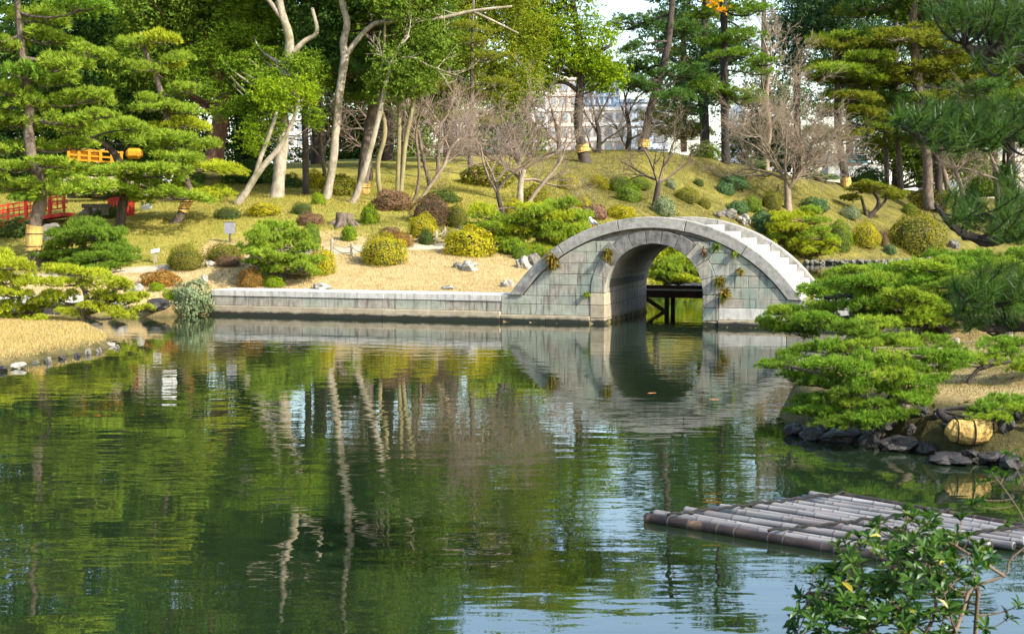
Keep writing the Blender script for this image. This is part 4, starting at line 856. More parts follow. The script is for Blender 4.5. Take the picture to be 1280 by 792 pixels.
pine('tall_pine', 'dark trunked pine with a broad pale straw wrap among slender trunks', [(450, 266, 14), (452, 240, 12), (456, 205, 11), (461, 165, 10.5), (468, 125, 10), (466, 80, 9), (462, 20, 7), (458, -60, 5), (455, -140, 3)], 57.5,
     [(470, 110, 40, 14), (435, 105, 36, 14), (500, 100, 36, 14), (455, 88, 46, 16), (420, 80, 36, 16), (490, 70, 46, 16), (530, 88, 30, 12), (440, 60, 50, 18), (500, 45, 46, 16), (460, 20, 60, 20), (420, 30, 40, 18), (520, 15, 50, 18), (460, -20, 70, 22), (410, -40, 60, 22), (510, -40, 60, 22), (450, -90, 70, 26), (500, -110, 60, 24), (440, -150, 60, 26)], 'pine_dark', 'bark_brown', kind='tall', extra=1, wraps=[(229, 247, 1.2)], mats=['pine_dark', 'pine_mid'])
for (lab, tr, more) in (('mossy slim trunk with a slight bend right of the straw wrap', [(475, 262, 5), (476, 248, 4.5), (473, 225, 4.2), (473, 200, 4.2), (480, 175, 4.2), (481, 155, 4), (477, 138, 3.6), (474, 120, 3), (480, 60, 2.5), (482, 0, 2)], ()),
                        ('pair of straight mossy trunks rising from one foot', [(497, 262, 5), (497, 245, 4.5), (498, 205, 4.2), (499, 160, 4), (499, 128, 3.6), (502, 70, 3), (500, 0, 2)], ([(500, 250, 4.5), (503, 220, 4.3), (506, 185, 4.3), (512, 150, 4), (518, 120, 3.5), (526, 60, 2.8), (530, 0, 2)],))):
    broadleaf('mossy_tree', lab, tr, G(tr[1][0], 256), [(tr[0][0] + 25, 108, 40, 14, 12), (tr[0][0] + 30, 60, 44, 40, 24), (tr[0][0] + 20, -20, 50, 50, 26)], 'leaf_mid', 'bark_moss', csize=.7, more=more)
bare('bare_tree', 'thin bare tree leaning right behind the red brown dome shrub', [(514, 256, 3), (520, 244, 3), (524, 222, 3), (523, 195, 2.6), (520, 170, 2.4), (524, 145, 2)], G(520, 254), [(524, 150, .4, 1), (520, 175, -.5, 1), (523, 195, .7, .8)], 'twig_brown', levels=3, L0=1.0, r0=.03, minr=.010)
bare('bare_tree', 'slanting bare tree with long side limbs before the yellow lawn ridge', [(520, 256, 3.5), (528, 246, 3.4), (545, 222, 3.2), (556, 205, 3), (562, 188, 2.6), (575, 172, 2)], G(524, 253), [(556, 205, 1, .6), (562, 190, -.3, 1), (570, 178, .8, .8), (575, 172, .2, 1)], 'twig_grey', levels=3, L0=1.1, r0=.03, minr=.010)
for k, (px, py, Y, dx) in enumerate(((405, 225, 60, -.1), (432, 232, 62, .1), (462, 222, 64, .0), (545, 226, 66, .1), (580, 222, 70, -.1), (535, 232, 62, -.2))):
    if k in (1, 4): continue
    lab = ['pinkish bare thicket tree left of the tall pale trunk', 'bare pink twigged tree behind the tall pale trunk', 'bare pink twigged tree behind the straw wrapped pine', 'bare reddish tree in front of the pale apartment block', 'tallest of the bare reddish trees before the pale apartments', 'low bare reddish tree on the lawn ridge'][k]
    bare('bare_tree', lab, [(px, py + 14, 5), (px + 2, py, 4), (px + dx * 30, py - 35, 3.4), (px + dx * 60, py - 70, 2.4)], Y, [(px + dx * 20, py - 25, -.8, .8), (px + dx * 30, py - 35, .8, .8), (px + dx * 40, py - 50, -.5, 1), (px + dx * 60, py - 70, .4, 1), (px + dx * 60, py - 70, -.5, .9)], 'twig_pink', levels=3, n_child=4.4, L0=1.8, r0=.05, minr=.005, spread=.75, up=.12, bark='bark_brown')
# backdrop of dense dark evergreens, one behind the other
bd = [(-60, 66, 'leaf_dark', 'densest dark evergreen beyond the left edge pine'), (70, 70, 'leaf_dark', 'dark evergreen behind the red bridge and left pine'), (175, 72, 'leaf_blue', 'bluish dark evergreen behind the bent trunked pine'), (300, 74, 'leaf_dark', 'dark evergreen behind the big red brown trunk'), (395, 76, 'leaf_dark', 'dark evergreen behind the tall pale trunk'), (480, 78, 'leaf_blue', 'bluish dark evergreen behind the straw wrapped pine'), (560, 80, 'leaf_mid', 'mid green evergreen behind the pale limb reaching right')]
for k, (px, Y, mt, lab) in enumerate(bd):
    low = 200 if px < 250 else 95
    ell = [(px, 30, 75, 60, 34), (px + 30, -80, 90, 80, 44), (px - 20, -190, 80, 80, 34)]
    if px < 250: ell += [(px, 120, 70, 55, 34), (px + 10, 195, 60, 30, 16)]
    elif px < 500: ell += [(px, 85, 60, 40, 20)]
    if px > 500: ell = [(px, 20, 60, 50, 30), (px + 10, -70, 80, 60, 36), (px, 80, 44, 34, 12)]
    broadleaf('evergreen_tree', lab, [(px, 245, 16), (px + 3, 180, 13), (px, 90, 11), (px + 6, -20, 8), (px, -150, 4)], Y, ell, mt, 'bark_dark', csize=1.45, group=BACK)
for lab, px, Y, mt, ell in (('dark tree filling the gap behind the straw wrapped pine', 450, 90, 'leaf_dark', [(445, 195, 34, 26, 20), (425, 150, 26, 30, 14), (470, 155, 26, 24, 12), (400, 205, 20, 14, 8)]),
                           ('dark green tree in front of the pale apartment block', 515, 106, 'leaf_mid', [(510, 175, 30, 34, 18), (540, 130, 40, 26, 18), (500, 210, 30, 16, 8)]),
                           ('mid green tree between the apartments and stepped annex', 640, 108, 'leaf_mid', [(625, 150, 30, 26, 14), (655, 185, 26, 26, 12), (600, 195, 24, 18, 8), (640, 110, 36, 24, 14)]),
                           ('green tree hiding the low white building at far right', 1120, 109, 'leaf_mid', [(1125, 185, 40, 20, 18), (1085, 150, 30, 22, 10), (1200, 195, 50, 22, 20), (1150, 205, 34, 14, 10)]),
                           ('hazy green tree filling the gap behind the big pine trunks', 1150, 116, 'leaf_blue', [(1150, 40, 70, 50, 34), (1120, 110, 60, 40, 26), (1190, 110, 60, 45, 26), (1160, -50, 90, 60, 40)]),
                           ('hazy green tree behind the far right pine', 1262, 118, 'leaf_blue', [(1262, 40, 80, 60, 40), (1250, 130, 70, 45, 30), (1290, -60, 90, 60, 40), (1320, 120, 50, 60, 20)]),
                           ('bluish tree behind the layered pine and bare grey trees', 1060, 120, 'leaf_blue', [(1060, 60, 60, 50, 30), (1050, 120, 50, 30, 16), (1050, -30, 90, 50, 40)]),
                           ('bluish green tree behind the bare grey trees', 955, 113, 'leaf_blue', [(945, 165, 40, 28, 26), (990, 192, 40, 20, 20), (965, 120, 30, 26, 14)]),
                           ('mid green tree behind the mound pines', 880, 112, 'leaf_blue', [(870, 120, 50, 30, 18), (900, 60, 40, 40, 16), (850, 40, 40, 40, 16), (880, -40, 80, 60, 34)])):
    broadleaf('far_tree', lab, [(px, 235, 8), (px + 2, 170, 7), (px, 90, 5.5), (px, 0, 4)], Y, ell, mt, 'bark_dark', csize=1.6, group='trees beyond the garden edge')
for lab, px, Y, mt, ell in (('dense undergrowth tree behind the left layered pine', 30, 63, 'leaf_dark', [(20, 150, 60, 46, 34), (40, 215, 60, 26, 24), (-30, 200, 50, 40, 24), (30, 80, 60, 40, 30)]),
                           ('dense undergrowth tree between the two layered pines', 150, 64, 'leaf_dark', [(140, 130, 56, 46, 34), (150, 60, 60, 40, 30), (195, 195, 44, 24, 18), (120, 20, 60, 40, 24)]),
                           ('dense undergrowth tree left of the camphor trunk', 225, 66, 'leaf_mid', [(225, 150, 36, 60, 30), (235, 80, 44, 40, 24)]),
                           ('dark leafed tree behind the leaning pale tree', 310, 65, 'leaf_dark', [(312, 190, 30, 34, 20), (325, 120, 36, 46, 26)]),
                           ('dark leafed tree above the mossy trunks', 500, 70, 'leaf_mid', [(480, 95, 60, 30, 30), (540, 100, 44, 30, 24), (440, 60, 60, 50, 30), (530, 40, 60, 50, 34)])):
    broadleaf('evergreen_tree', lab, [(px, 240, 8), (px + 3, 190, 7), (px, 120, 6), (px, 40, 4)], Y, ell, mt, 'bark_dark', csize=1.15, group=BACK)
broadleaf('yellowing_tree', 'tall tree with hanging yellow olive leaves left of the sky gap', [(590, 232, 6), (588, 200, 5.5), (589, 150, 5), (592, 100, 4.5), (605, 50, 4), (620, -20, 3)], 74, [(640, 100, 34, 34, 26), (660, 70, 24, 50, 20), (610, 60, 50, 36, 30), (640, 10, 50, 40, 34), (590, 110, 36, 18, 14), (575, 20, 40, 30, 18), (650, -60, 60, 50, 34)], 'leaf_yellow', 'bark_brown', csize=.75)
pine('tall_pine', 'thin pine with flat yellow green pads before the pale apartments', [(586, 228, 5), (588, 200, 4.6), (589, 160, 4.2), (590, 120, 4), (590, 60, 3), (592, 0, 2)], 68, [(600, 118, 40, 9), (560, 108, 34, 10), (620, 100, 26, 9), (575, 82, 40, 10), (610, 70, 36, 10), (585, 50, 36, 10), (560, 145, 26, 8), (610, 150, 24, 7), (590, 30, 30, 10)], 'pine_olive', 'bark_brown', kind='tall')
broadleaf('big_tree', 'big dark trunk with straw wrap and yellow green crown left of the mound', [(732, 208, 13), (730, 198, 11), (726, 175, 9), (722, 150, 8.5), (724, 125, 8), (726, 95, 7.5), (724, 50, 6.5), (715, 0, 5.5), (705, -70, 4)], G(730, 203, 50), [(690, 60, 44, 30, 30), (730, 70, 34, 26, 22), (660, 40, 34, 34, 22), (700, 15, 50, 30, 30), (758, 92, 22, 16, 12), (690, 100, 30, 10, 8), (700, -50, 60, 50, 40), (765, -72, 60, 40, 40), (680, -100, 70, 40, 34), (750, 40, 20, 16, 6), (640, 10, 30, 30, 14), (650, -70, 60, 50, 30)], 'leaf_bright', 'bark_dark', csize=.95, wraps=[(181, 190, 1.25)], more=([(724, 115, 4), (705, 103, 3.5), (680, 106, 3)], [(726, 95, 5), (745, 70, 4), (765, 55, 3)], [(724, 70, 5), (695, 50, 4), (665, 40, 3)]))
for (lab, tr, pads, mt, bk, wr) in (
    ('dark pine with orange straw wrap at the crest of the mound', [(803, 192, 9), (806, 172, 8), (812, 140, 7), (824, 100, 7), (832, 70, 6.5), (838, 30, 6), (842, -30, 5), (845, -120, 3)], [(800, 108, 36, 12), (845, 118, 34, 13), (810, 80, 34, 12), (850, 88, 32, 12), (800, 25, 30, 10), (850, 40, 34, 13), (785, 60, 22, 9), (790, 95, 24, 9), (830, -10, 44, 14), (870, -40, 44, 15), (830, -70, 50, 16), (855, -115, 44, 16)], 'pine_dark', 'bark_dark', [(174, 184, 1.3)]),
    ('red barked pine with yellowing needles right of the sky gap', [(855, 190, 6), (854, 150, 5.5), (853, 110, 5.5), (854, 60, 5), (856, 10, 4.5), (852, -60, 3.5), (850, -130, 2)], [(870, 75, 26, 12), (835, 60, 26, 12), (840, 165, 36, 11), (820, 150, 30, 10), (870, 168, 30, 10), (880, 45, 26, 12), (850, 25, 30, 12), (865, 105, 28, 12), (840, 135, 32, 11), (830, 20, 24, 10), (862, 140, 30, 10), (855, -20, 36, 14), (850, -80, 40, 16)], 'pine_olive', 'bark_red', []),
    ('slim dark pine curving behind the red barked pine', [(878, 196, 7), (880, 170, 6.5), (877, 130, 5.5), (878, 70, 5), (880, 20, 4.5), (886, -60, 3.5), (884, -130, 2)], [(885, 95, 28, 11), (862, 160, 26, 10), (900, 120, 26, 10), (890, 70, 24, 10), (872, 30, 24, 10), (905, 15, 30, 10), (890, -30, 40, 14), (880, -90, 44, 16)], 'pine_mid', 'bark_brown', []),
    ('thick dark straight pine at the right shoulder of the mound', [(908, 210, 9), (907, 190, 8), (906, 150, 7.5), (905, 100, 7), (906, 50, 6.5), (904, 0, 6), (905, -70, 4), (905, -140, 2.5)], [(920, 70, 34, 11), (930, 45, 30, 10), (895, 50, 26, 10), (930, 8, 34, 10), (945, 85, 28, 10), (890, 110, 30, 11), (925, 120, 34, 10), (880, 20, 30, 10), (920, -40, 50, 15), (900, -90, 54, 17), (920, -140, 44, 17)], 'pine_mid', 'bark_black', [])):
    pine('tall_pine', lab, tr, G(tr[1][0], min(tr[0][1] - 2, 203), 60), pads, mt, bk, kind='tall', extra=1, wraps=wr, rise=-.1)
pine('layered_pine', 'flat layered pine with a straw band at its foot on the right mound', [(1060, 242, 9), (1058, 232, 8), (1054, 205, 7.5), (1049, 180, 7), (1047, 150, 6.5), (1047, 120, 6), (1046, 90, 5), (1048, 62, 4), (1050, 45, 3)], G(1058, 236, 60),
     [(1030, 55, 34, 10), (1070, 58, 36, 10), (1050, 48, 30, 9), (1085, 75, 32, 10), (1030, 82, 36, 10), (1060, 92, 42, 11), (1022, 98, 28, 9), (1095, 98, 30, 10), (1065, 124, 38, 9), (1035, 135, 26, 8), (1080, 140, 26, 8), (1055, 165, 34, 8), (1095, 158, 24, 8), (1020, 160, 20, 7)], 'pine_bright', 'bark_dark', kind='mid', extra=1, wraps=[(222, 236, 1.25)], mats=['pine_bright', 'pine_olive'])
broadleaf('blue_tree', 'dark bluish broad tree behind the flat layered pine at the top', [(1000, 232, 8), (998, 190, 7), (996, 120, 6), (1000, 40, 5), (1005, -60, 4)], 104, [(1010, 20, 44, 34, 32), (990, 50, 24, 30, 14), (1050, 10, 50, 40, 34), (1000, 85, 22, 24, 10), (1040, -70, 80, 50, 46), (960, -50, 40, 40, 18)], 'leaf_blue', 'bark_dark', csize=1.25)
for (lab, tr, Y, pads, mt, bk, mts) in (
    ('broad dark trunk of a big pine behind the giant clipped dome', [(1163, 262, 11), (1160, 245, 10), (1160, 215, 9), (1156, 175, 9), (1150, 130, 9), (1145, 80, 9), (1142, 30, 8), (1140, -50, 5)], 95, [(1140, 40, 50, 16), (1180, 60, 50, 16), (1100, 45, 40, 15), (1150, 85, 52, 15), (1195, 95, 46, 15), (1115, 95, 36, 13), (1170, 120, 50, 14), (1220, 110, 46, 14), (1135, 125, 40, 13), (1195, 140, 44, 13), (1150, 155, 40, 12), (1150, 0, 66, 20), (1090, 0, 50, 18), (1210, 20, 60, 18), (1150, -50, 80, 24), (1230, -30, 70, 22), (1100, -70, 60, 22), (1170, -110, 80, 26)], 'pine_mid', 'bark_brown', ['pine_mid', 'pine_dark', 'pine_olive']),
    ('second trunk close beside the big pine behind the giant dome', [(1176, 262, 8), (1174, 245, 7), (1173, 210, 6.5), (1170, 170, 6), (1172, 120, 5), (1178, 60, 4)], 96.5, [(1190, 75, 36, 12), (1215, 135, 40, 12), (1200, 160, 34, 10), (1240, 150, 40, 12), (1180, 40, 40, 14)], 'pine_olive', 'bark_dark', None),
    ('slim far pine left of the big trunks on the right mound', [(1126, 240, 6), (1125, 215, 5.5), (1122, 180, 5), (1118, 140, 4.5), (1112, 90, 4), (1108, 40, 3)], 100, [(1110, 150, 28, 10), (1135, 170, 28, 9), (1105, 120, 30, 11), (1130, 140, 30, 10), (1100, 178, 22, 8)], 'pine_mid', 'bark_brown', ['pine_mid', 'pine_olive']),
    ('straight slim far trunk left of the teal hut roof pines', [(1109, 236, 5), (1108, 205, 4.5), (1106, 160, 4), (1100, 110, 3.5), (1095, 60, 3)], 103, [(1095, 175, 22, 8), (1085, 120, 26, 10), (1110, 85, 30, 11)], 'pine_olive', 'bark_brown', None),
    ('far right pine rising behind the overhanging boughs', [(1250, 262, 8), (1246, 220, 7), (1240, 170, 6.5), (1238, 110, 6), (1240, 50, 5), (1245, -20, 4)], 97, [(1240, 90, 44, 14), (1275, 110, 44, 14), (1210, 110, 36, 12), (1250, 130, 50, 13), (1290, 80, 50, 15), (1250, 60, 50, 15), (1260, 25, 60, 18), (1230, -20, 60, 20), (1290, -30, 60, 20), (1265, 155, 40, 11)], 'pine_mid', 'bark_brown', ['pine_mid', 'pine_olive'])):
    pine('tall_pine', lab, tr, Y, pads, mt, bk, kind='tall', extra=1, mats=mts, rise=-.05)
TRUNK_K = .92
# bare trees
def fan(n, px, py, seed, up0=.35):
    r = random.Random(seed); return [(px + r.uniform(-6, 6), py + r.uniform(-20, 4), math.cos(a), max(up0, math.sin(a)), r.uniform(.8, 1.15)) for a in [math.pi * (k + .5) / n + r.uniform(-.1, .1) for k in range(n)]]
bare('bare_tree', 'wide bare grey tree right of the bridge crest with dense fine twigs', [(986, 268, 6), (985, 255, 5), (985, 243, 4.5), (984, 234, 4), (983, 225, 3)], G(985, 262, 50), fan(8, 984, 238, 1), 'twig_grey', levels=4, n_child=4.7, L0=2.9, r0=.10, minr=.006, spread=.66, ratio=.7, up=.12)
bare('bare_tree', 'tall bare grey tree between the dark pine and the layered pine', [(960, 232, 5), (958, 200, 4), (962, 160, 3.4), (958, 120, 3), (964, 80, 2.4)], 92, [(958, 200, .7, .8), (960, 180, -.7, .8), (962, 160, .6, 1), (960, 140, -.5, 1), (958, 120, .6, 1), (964, 80, .2, 1), (964, 80, -.4, 1)], 'twig_grey', levels=4, n_child=4, L0=2.4, r0=.06, minr=.009)
bare('bare_tree', 'bare many branched tree with pinkish twigs propped by a timber stake', [(634, 316, 4), (633, 295, 3.8), (631, 275, 3.6), (626, 258, 3.2), (622, 242, 2.6), (620, 228, 2)], G(633, 311), [(622, 244, -.6, .9, 1.15), (622, 240, .6, 1), (620, 230, -.2, 1), (620, 228, .5, .9)], 'twig_pink', levels=4, n_child=4.0, L0=1.45, r0=.05, minr=.005, spread=.72, up=.1, bark='bark_dark')
bare('bare_tree', 'pinkish bare tree spreading behind the propped tree', [(648, 270, 5), (650, 250, 4.6), (651, 230, 4), (655, 212, 3.4)], 60, fan(7, 652, 226, 4, .3), 'twig_pink', levels=4, n_child=4.0, L0=2.0, r0=.07, minr=.005, spread=.72, up=.1, bark='bark_pale')
bare('leaning_branch', 'pale bare sapling leaning right above the bright pine mass', [(655, 270, 3), (662, 252, 2.6), (680, 228, 2.4), (695, 210, 2), (704, 195, 1.5)], 56, [(690, 216, .3, 1), (700, 200, .8, .5), (704, 195, .3, 1)], 'twig_grey', levels=3, n_child=3, L0=1.0, r0=.03, minr=.010)
bare('bare_tree', 'dark trunked bare tree on the mound slope left of the ridge shrubs', [(818, 262, 5), (820, 250, 4.4), (822, 238, 4), (824, 226, 3.4)], 69, fan(4, 822, 232, 6, .5), 'twig_brown', levels=4, n_child=3.8, L0=2.1, r0=.07, minr=.006, spread=.8, up=.12, bark='bark_dark')
for k, (px, py, lab) in enumerate(((748, 206, 'black bare tree between the straw wrapped trunk and white building'), (786, 198, 'black bare forked tree before the pale blue hillside building'), (698, 214, 'bare brown tree left of the big straw wrapped trunk'), (672, 222, 'bare grey brown tree in front of the white stepped building'))):
    if k == 3: continue
    bare('bare_tree', lab, [(px, py + 10, 4.6), (px - 1, py - 10, 4), (px + 1, py - 35, 3.2), (px - 3, py - 58, 2.2)], [84, 88, 82, 78][k], [(px - 1, py - 12, -.8, .8), (px, py - 25, .8, .8), (px + 1, py - 35, -.7, .9), (px - 2, py - 50, .6, 1), (px - 3, py - 58, -.3, 1)], ['twig_brown', 'twig_brown', 'twig_pink', 'twig_grey'][k], levels=3, n_child=4, L0=2.2, r0=.07, minr=.010, bark='bark_black' if k < 2 else 'bark_brown')
for k, (px, py, Y, lab) in enumerate(((1205, 250, 98, 'bare pale limbed tree behind the right overhanging boughs'), (1255, 246, 93, 'pinkish bare thicket tree at the far right bank'), (1130, 214, 112, 'bare greyish tree against the far white wall'), (1185, 236, 104, 'reddish bare tree right of the paired trunks'))):
    if k == 2: continue
    bare('bare_tree', lab, [(px, py + 14, 4), (px - 2, py - 10, 3.6), (px - 8, py - 30, 3), (px - 16, py - 50, 2.2)], Y, [(px - 2, py - 10, .8, .8), (px - 5, py - 20, -.8, .8), (px - 8, py - 30, .6, 1), (px - 16, py - 50, -.3, 1)], ['twig_grey', 'twig_pink', 'twig_grey', 'twig_pink'][k], levels=4, n_child=3.8, L0=2.5, r0=.07, minr=.010)

# ------------------------------------------------------------------ clipped shrubs and small plants
def sh(label, px, py, hw, hh, mat, kind='tight', Y=None, name='clipped_shrub', cat='shrub'):
    return shrub(name, label, px, py, hw, hh, Y or G(px, py + hh * .85, 30), mat, kind, cat)
sh('large olive brown clipped dome beside the small white label post', 232, 322, 26, 16, 'hedge_olive')
sh('olive clipped dome in front of the grey notice board', 281, 316, 26, 12, 'hedge_olive')
sh('low reddish brown clipped mound just below the notice board dome', 286, 327, 18, 8, 'hedge_red')
sh('rust orange clipped dome near the quay edge', 313, 347, 17, 13, 'hedge_rust')
sh('shaggy silver green bush hiding the left end of the quay wall', 240, 372, 27, 21, 'hedge_silver', 'loose', G(240, 388), 'round_shrub')
sh('low rust and grey mound above the silver green bush', 200, 348, 26, 10, 'hedge_rust', 'loose')
sh('dark flat topped little shrub on the yellow lawn', 284, 267, 17, 8, 'hedge_dark')
sh('round yellow green shrub touching the rounded bright pine', 402, 327, 17, 18, 'hedge_yellow', 'loose')
sh('big yellow olive dome right of the rope fence', 480, 312, 30, 20, 'hedge_yellow')
sh('bright yellow clipped ball below the red brown dome', 528, 284, 19, 17, 'hedge_yellow')
sh('orange brown dome peeping behind the big yellow olive dome', 500, 300, 16, 10, 'hedge_rust')
sh('large red brown twiggy dome by the slim bare trees', 538, 263, 27, 19, 'hedge_red')
sh('olive green dome between the red brown dome and dark pine', 571, 271, 16, 16, 'hedge_olive')
sh('big loose yellow green bush alone on the straw turf', 586, 303, 31, 20, 'hedge_yellow', 'loose')
sh('small dark green bush under the bright yellow ball', 533, 297, 9, 10, 'hedge_dark', 'loose')
sh('small dark flat shrub above the tree stump', 377, 261, 13, 8, 'hedge_dark')
sh('low reddish twig shrub left of the tree stump', 388, 274, 18, 8, 'hedge_red', 'loose')
sh('little bright green sapling bush at the foot of the tall pale trunk', 398, 249, 9, 8, 'leaf_bright', 'loose')
sh('green big leafed plant right of the tree stump', 462, 269, 12, 13, 'leaf_bright', 'loose')
sh('green big leafed plant in front of the tree stump', 436, 292, 11, 11, 'leaf_bright', 'loose')
sh('dark leafy bush between rounded pine and tree stump', 388, 294, 13, 14, 'leaf_mid', 'loose')
sh('red brown twiggy shrub behind the mossy trunks', 490, 251, 28, 13, 'hedge_red', 'loose')
sh('bushy brown twig shrub on the yellow lawn ridge', 608, 219, 32, 15, 'hedge_olive', 'loose')
sh('low dark hedge under the slanting bare tree', 552, 246, 24, 8, 'hedge_dark', 'loose')
sh('reddish low shrub at the left of the orange brown dome', 487, 290, 14, 6, 'hedge_red', 'loose')
sh('bright ground plant at the foot of the rounded pine', 342, 352, 14, 7, 'leaf_bright', 'loose')
sh('bright green leafy plant left of the silver green bush', 212, 369, 10, 7, 'leaf_bright', 'loose')
sh('green leafy plant below the rust and grey mound', 196, 359, 10, 6, 'leaf_bright', 'loose')
sh('dark bush below the red railing bridge', 22, 285, 26, 12, 'hedge_dark', 'loose')
sh('dark green bush beneath the red gate', 135, 265, 18, 9, 'hedge_dark', 'loose')
sh('yellow green plants at the foot of the leaning pale tree', 330, 262, 24, 8, 'hedge_yellow', 'loose')
sh('olive bush behind the tall pale trunk', 425, 233, 24, 14, 'hedge_olive', 'loose', 56)
sh('yellowing bush behind the dark straight trunk', 395, 228, 18, 14, 'hedge_yellow', 'loose', 60)
sh('olive brown mound behind the leaning sapling', 668, 247, 18, 15, 'hedge_olive', 'loose')
sh('round yellow green shrub left of the leaning sapling', 642, 262, 16, 13, 'hedge_yellow')
sh('yellow green clipped ball leftmost on the mound slope', 712, 228, 15, 10, 'hedge_yellow')
sh('yellow green clipped ball second on the mound slope', 748, 228, 13, 9, 'hedge_yellow')
sh('larger olive green clipped ball third on the mound slope', 775, 231, 18, 11, 'hedge_green')
sh('leafy mid green bush in front of the mound slope balls', 786, 242, 17, 11, 'leaf_mid', 'loose')
sh('green dome half hidden behind the slope balls', 798, 229, 16, 8, 'hedge_green')
sh('small yellow tuft shrub above the pink bush', 727, 252, 10, 7, 'hedge_yellow', 'loose')
sh('pink red twiggy shrub left of the pigeon', 742, 265, 17, 9, 'pink_twig', 'loose')
sh('orange yellow shrub right of the pigeon', 776, 266, 19, 9, 'hedge_yellow', 'loose')
sh('pinkish twig tuft above the bright pine mass', 704, 252, 12, 7, 'pink_twig', 'spiky')
sh('grey green bush just above the bridge crest', 829, 259, 15, 12, 'hedge_silver', 'loose')
sh('dark olive ball on the mound below the ridge trees', 858, 244, 17, 10, 'hedge_olive')
sh('small olive ball in front of the dark olive ball', 880, 254, 10, 7, 'hedge_olive')
sh('dark green layered bush high on the mound', 917, 228, 18, 9, 'leaf_blue', 'loose')
sh('bluish bush beneath the dark layered bush', 906, 236, 12, 8, 'leaf_blue', 'loose')
sh('small grey green bush beside the slope tree trunk', 838, 230, 7, 7, 'hedge_silver', 'loose')
sh('tiny dark ball shrub on the bare mound', 873, 228, 7, 5, 'hedge_dark')
sh('dark blue green bush above the boulders', 922, 259, 15, 8, 'leaf_blue', 'loose')
sh('green fern like clump right of the blue green bush', 940, 256, 12, 10, 'leaf_mid', 'loose')
sh('yellow olive round bush left of the wide bare tree', 965, 251, 14, 12, 'hedge_olive')
sh('bluish spreading bush above the far steps', 958, 277, 22, 13, 'leaf_blue', 'loose')
sh('orange brown small bush beside the far water pine', 966, 289, 8, 10, 'hedge_rust', 'loose')
sh('bright olive clipped hedge block behind the far water', 1049, 295, 17, 20, 'hedge_green')
sh('yellow olive clipped dome beside the hedge block', 1082, 294, 17, 16, 'hedge_yellow')
sh('giant dark olive clipped dome on the far shore', 1146, 293, 36, 27, 'hedge_olive')
sh('glossy dark bush behind the far water pine', 1018, 256, 18, 9, 'leaf_blue', 'loose')
sh('low grey green mound below the open pine', 1062, 266, 14, 8, 'hedge_silver')
sh('green ball half hidden behind the giant dome', 1137, 262, 10, 8, 'hedge_green')
sh('mossy green shrub by the paired big trunks', 1165, 248, 26, 14, 'hedge_olive', 'loose')
sh('red brown twig between the hedge dome and giant dome', 1106, 300, 6, 12, 'hedge_red', 'spiky')
sh('pale big leafed plant at the foot of the giant dome', 1112, 312, 8, 6, 'leaf_blue', 'loose')
sh('green undergrowth bush at the far right bank', 1236, 218, 34, 14, 'leaf_mid', 'loose')
sh('lower green undergrowth bush under the far right pine', 1262, 285, 30, 18, 'leaf_mid', 'loose')
sh('dark undergrowth bush left of the layered pine trunk', 1020, 228, 28, 12, 'leaf_dark', 'loose', 95)
sh('dark undergrowth bush in front of the teal roofed hut', 1085, 222, 22, 13, 'leaf_dark', 'loose', 100)
sh('dark bush behind the bare tree and thick pine', 940, 210, 20, 12, 'leaf_dark', 'loose', 92)
sh('green bush behind the mound between two pines', 880, 188, 20, 10, 'leaf_mid', 'loose', 93)
sh('dark bush left of the camphor root', 232, 232, 26, 22, 'leaf_dark', 'loose', 60)
sh('small green bush at the pine foot left of the bridge', 652, 318, 12, 9, 'leaf_mid', 'loose')
# dark shady undergrowth behind the left trunks
for k, (px, py, hw, hh, Y) in enumerate(((315, 222, 34, 20, 62), (360, 232, 22, 14, 60), (60, 222, 40, 26, 62), (185, 225, 26, 18, 63))):
    sh(['shady undergrowth bush behind the leaning pale tree', 'shady undergrowth bush right of the thick pale trunk', 'shady undergrowth bush behind the red railing bridge', 'shady undergrowth bush beside the pale stone pillar'][k], px, py, hw, hh, 'leaf_dark', 'loose', Y)

# ------------------------------------------------------------------ grass: stuff
def blades(name, pts, h, w, mat, seed, lean=.5, label=None):
    rng = np.random.default_rng(seed); n = len(pts); a = rng.uniform(0, 6.28, n); hh = h * rng.uniform(.5, 1.2, n)
    dx = np.c_[np.cos(a), np.sin(a), np.zeros(n)] * (w / 2); tip = pts + np.c_[rng.normal(size=(n, 2)) * (hh * lean)[:, None], hh]
    V = np.stack([pts - dx, pts + dx, tip], 1).reshape(-1, 3); o = build(name, V, np.arange(len(V)).reshape(-1, 3), mat, None, kind='stuff'); o['label'] = label; o['category'] = 'grass'; return o
def scatter(n, x0, x1, y0, y1, sel, seed):
    rng = np.random.default_rng(seed); Q = np.c_[rng.uniform(x0, x1, n), rng.uniform(y0, y1, n)]; z, wh, da, db, dc = land(Q); lw, st, er, pt = cover(Q, z, wh)
    k = sel(Q, z, wh, lw, st, er, pt) & (z > .1); return np.c_[Q, z - .005][k]
M['blade_straw'] = leafmat('grass_straw', [(.33, .235, .10), (.48, .365, .19), (.57, .46, .27), (.30, .26, .09)], trans=.25)
M['blade_lawn'] = leafmat('grass_lawn', [(.13, .145, .025), (.25, .235, .042), (.35, .30, .07), (.38, .28, .09)], trans=.25)
M['blade_dull'] = leafmat('grass_dull', [(.07, .08, .015), (.13, .13, .025), (.20, .165, .045)], trans=.25)
M['blade_gold'] = leafmat('grass_golden', [(.30, .215, .075), (.45, .335, .135), (.53, .41, .19), (.34, .29, .07)], trans=.25)
blades('grass', scatter(150000, -13, -7, 23, 36, lambda Q, z, wh, lw, st, er, pt: (wh == 2), 1), .06, .011, M['blade_gold'], 11, label='straw coloured turf on the left grass bank')
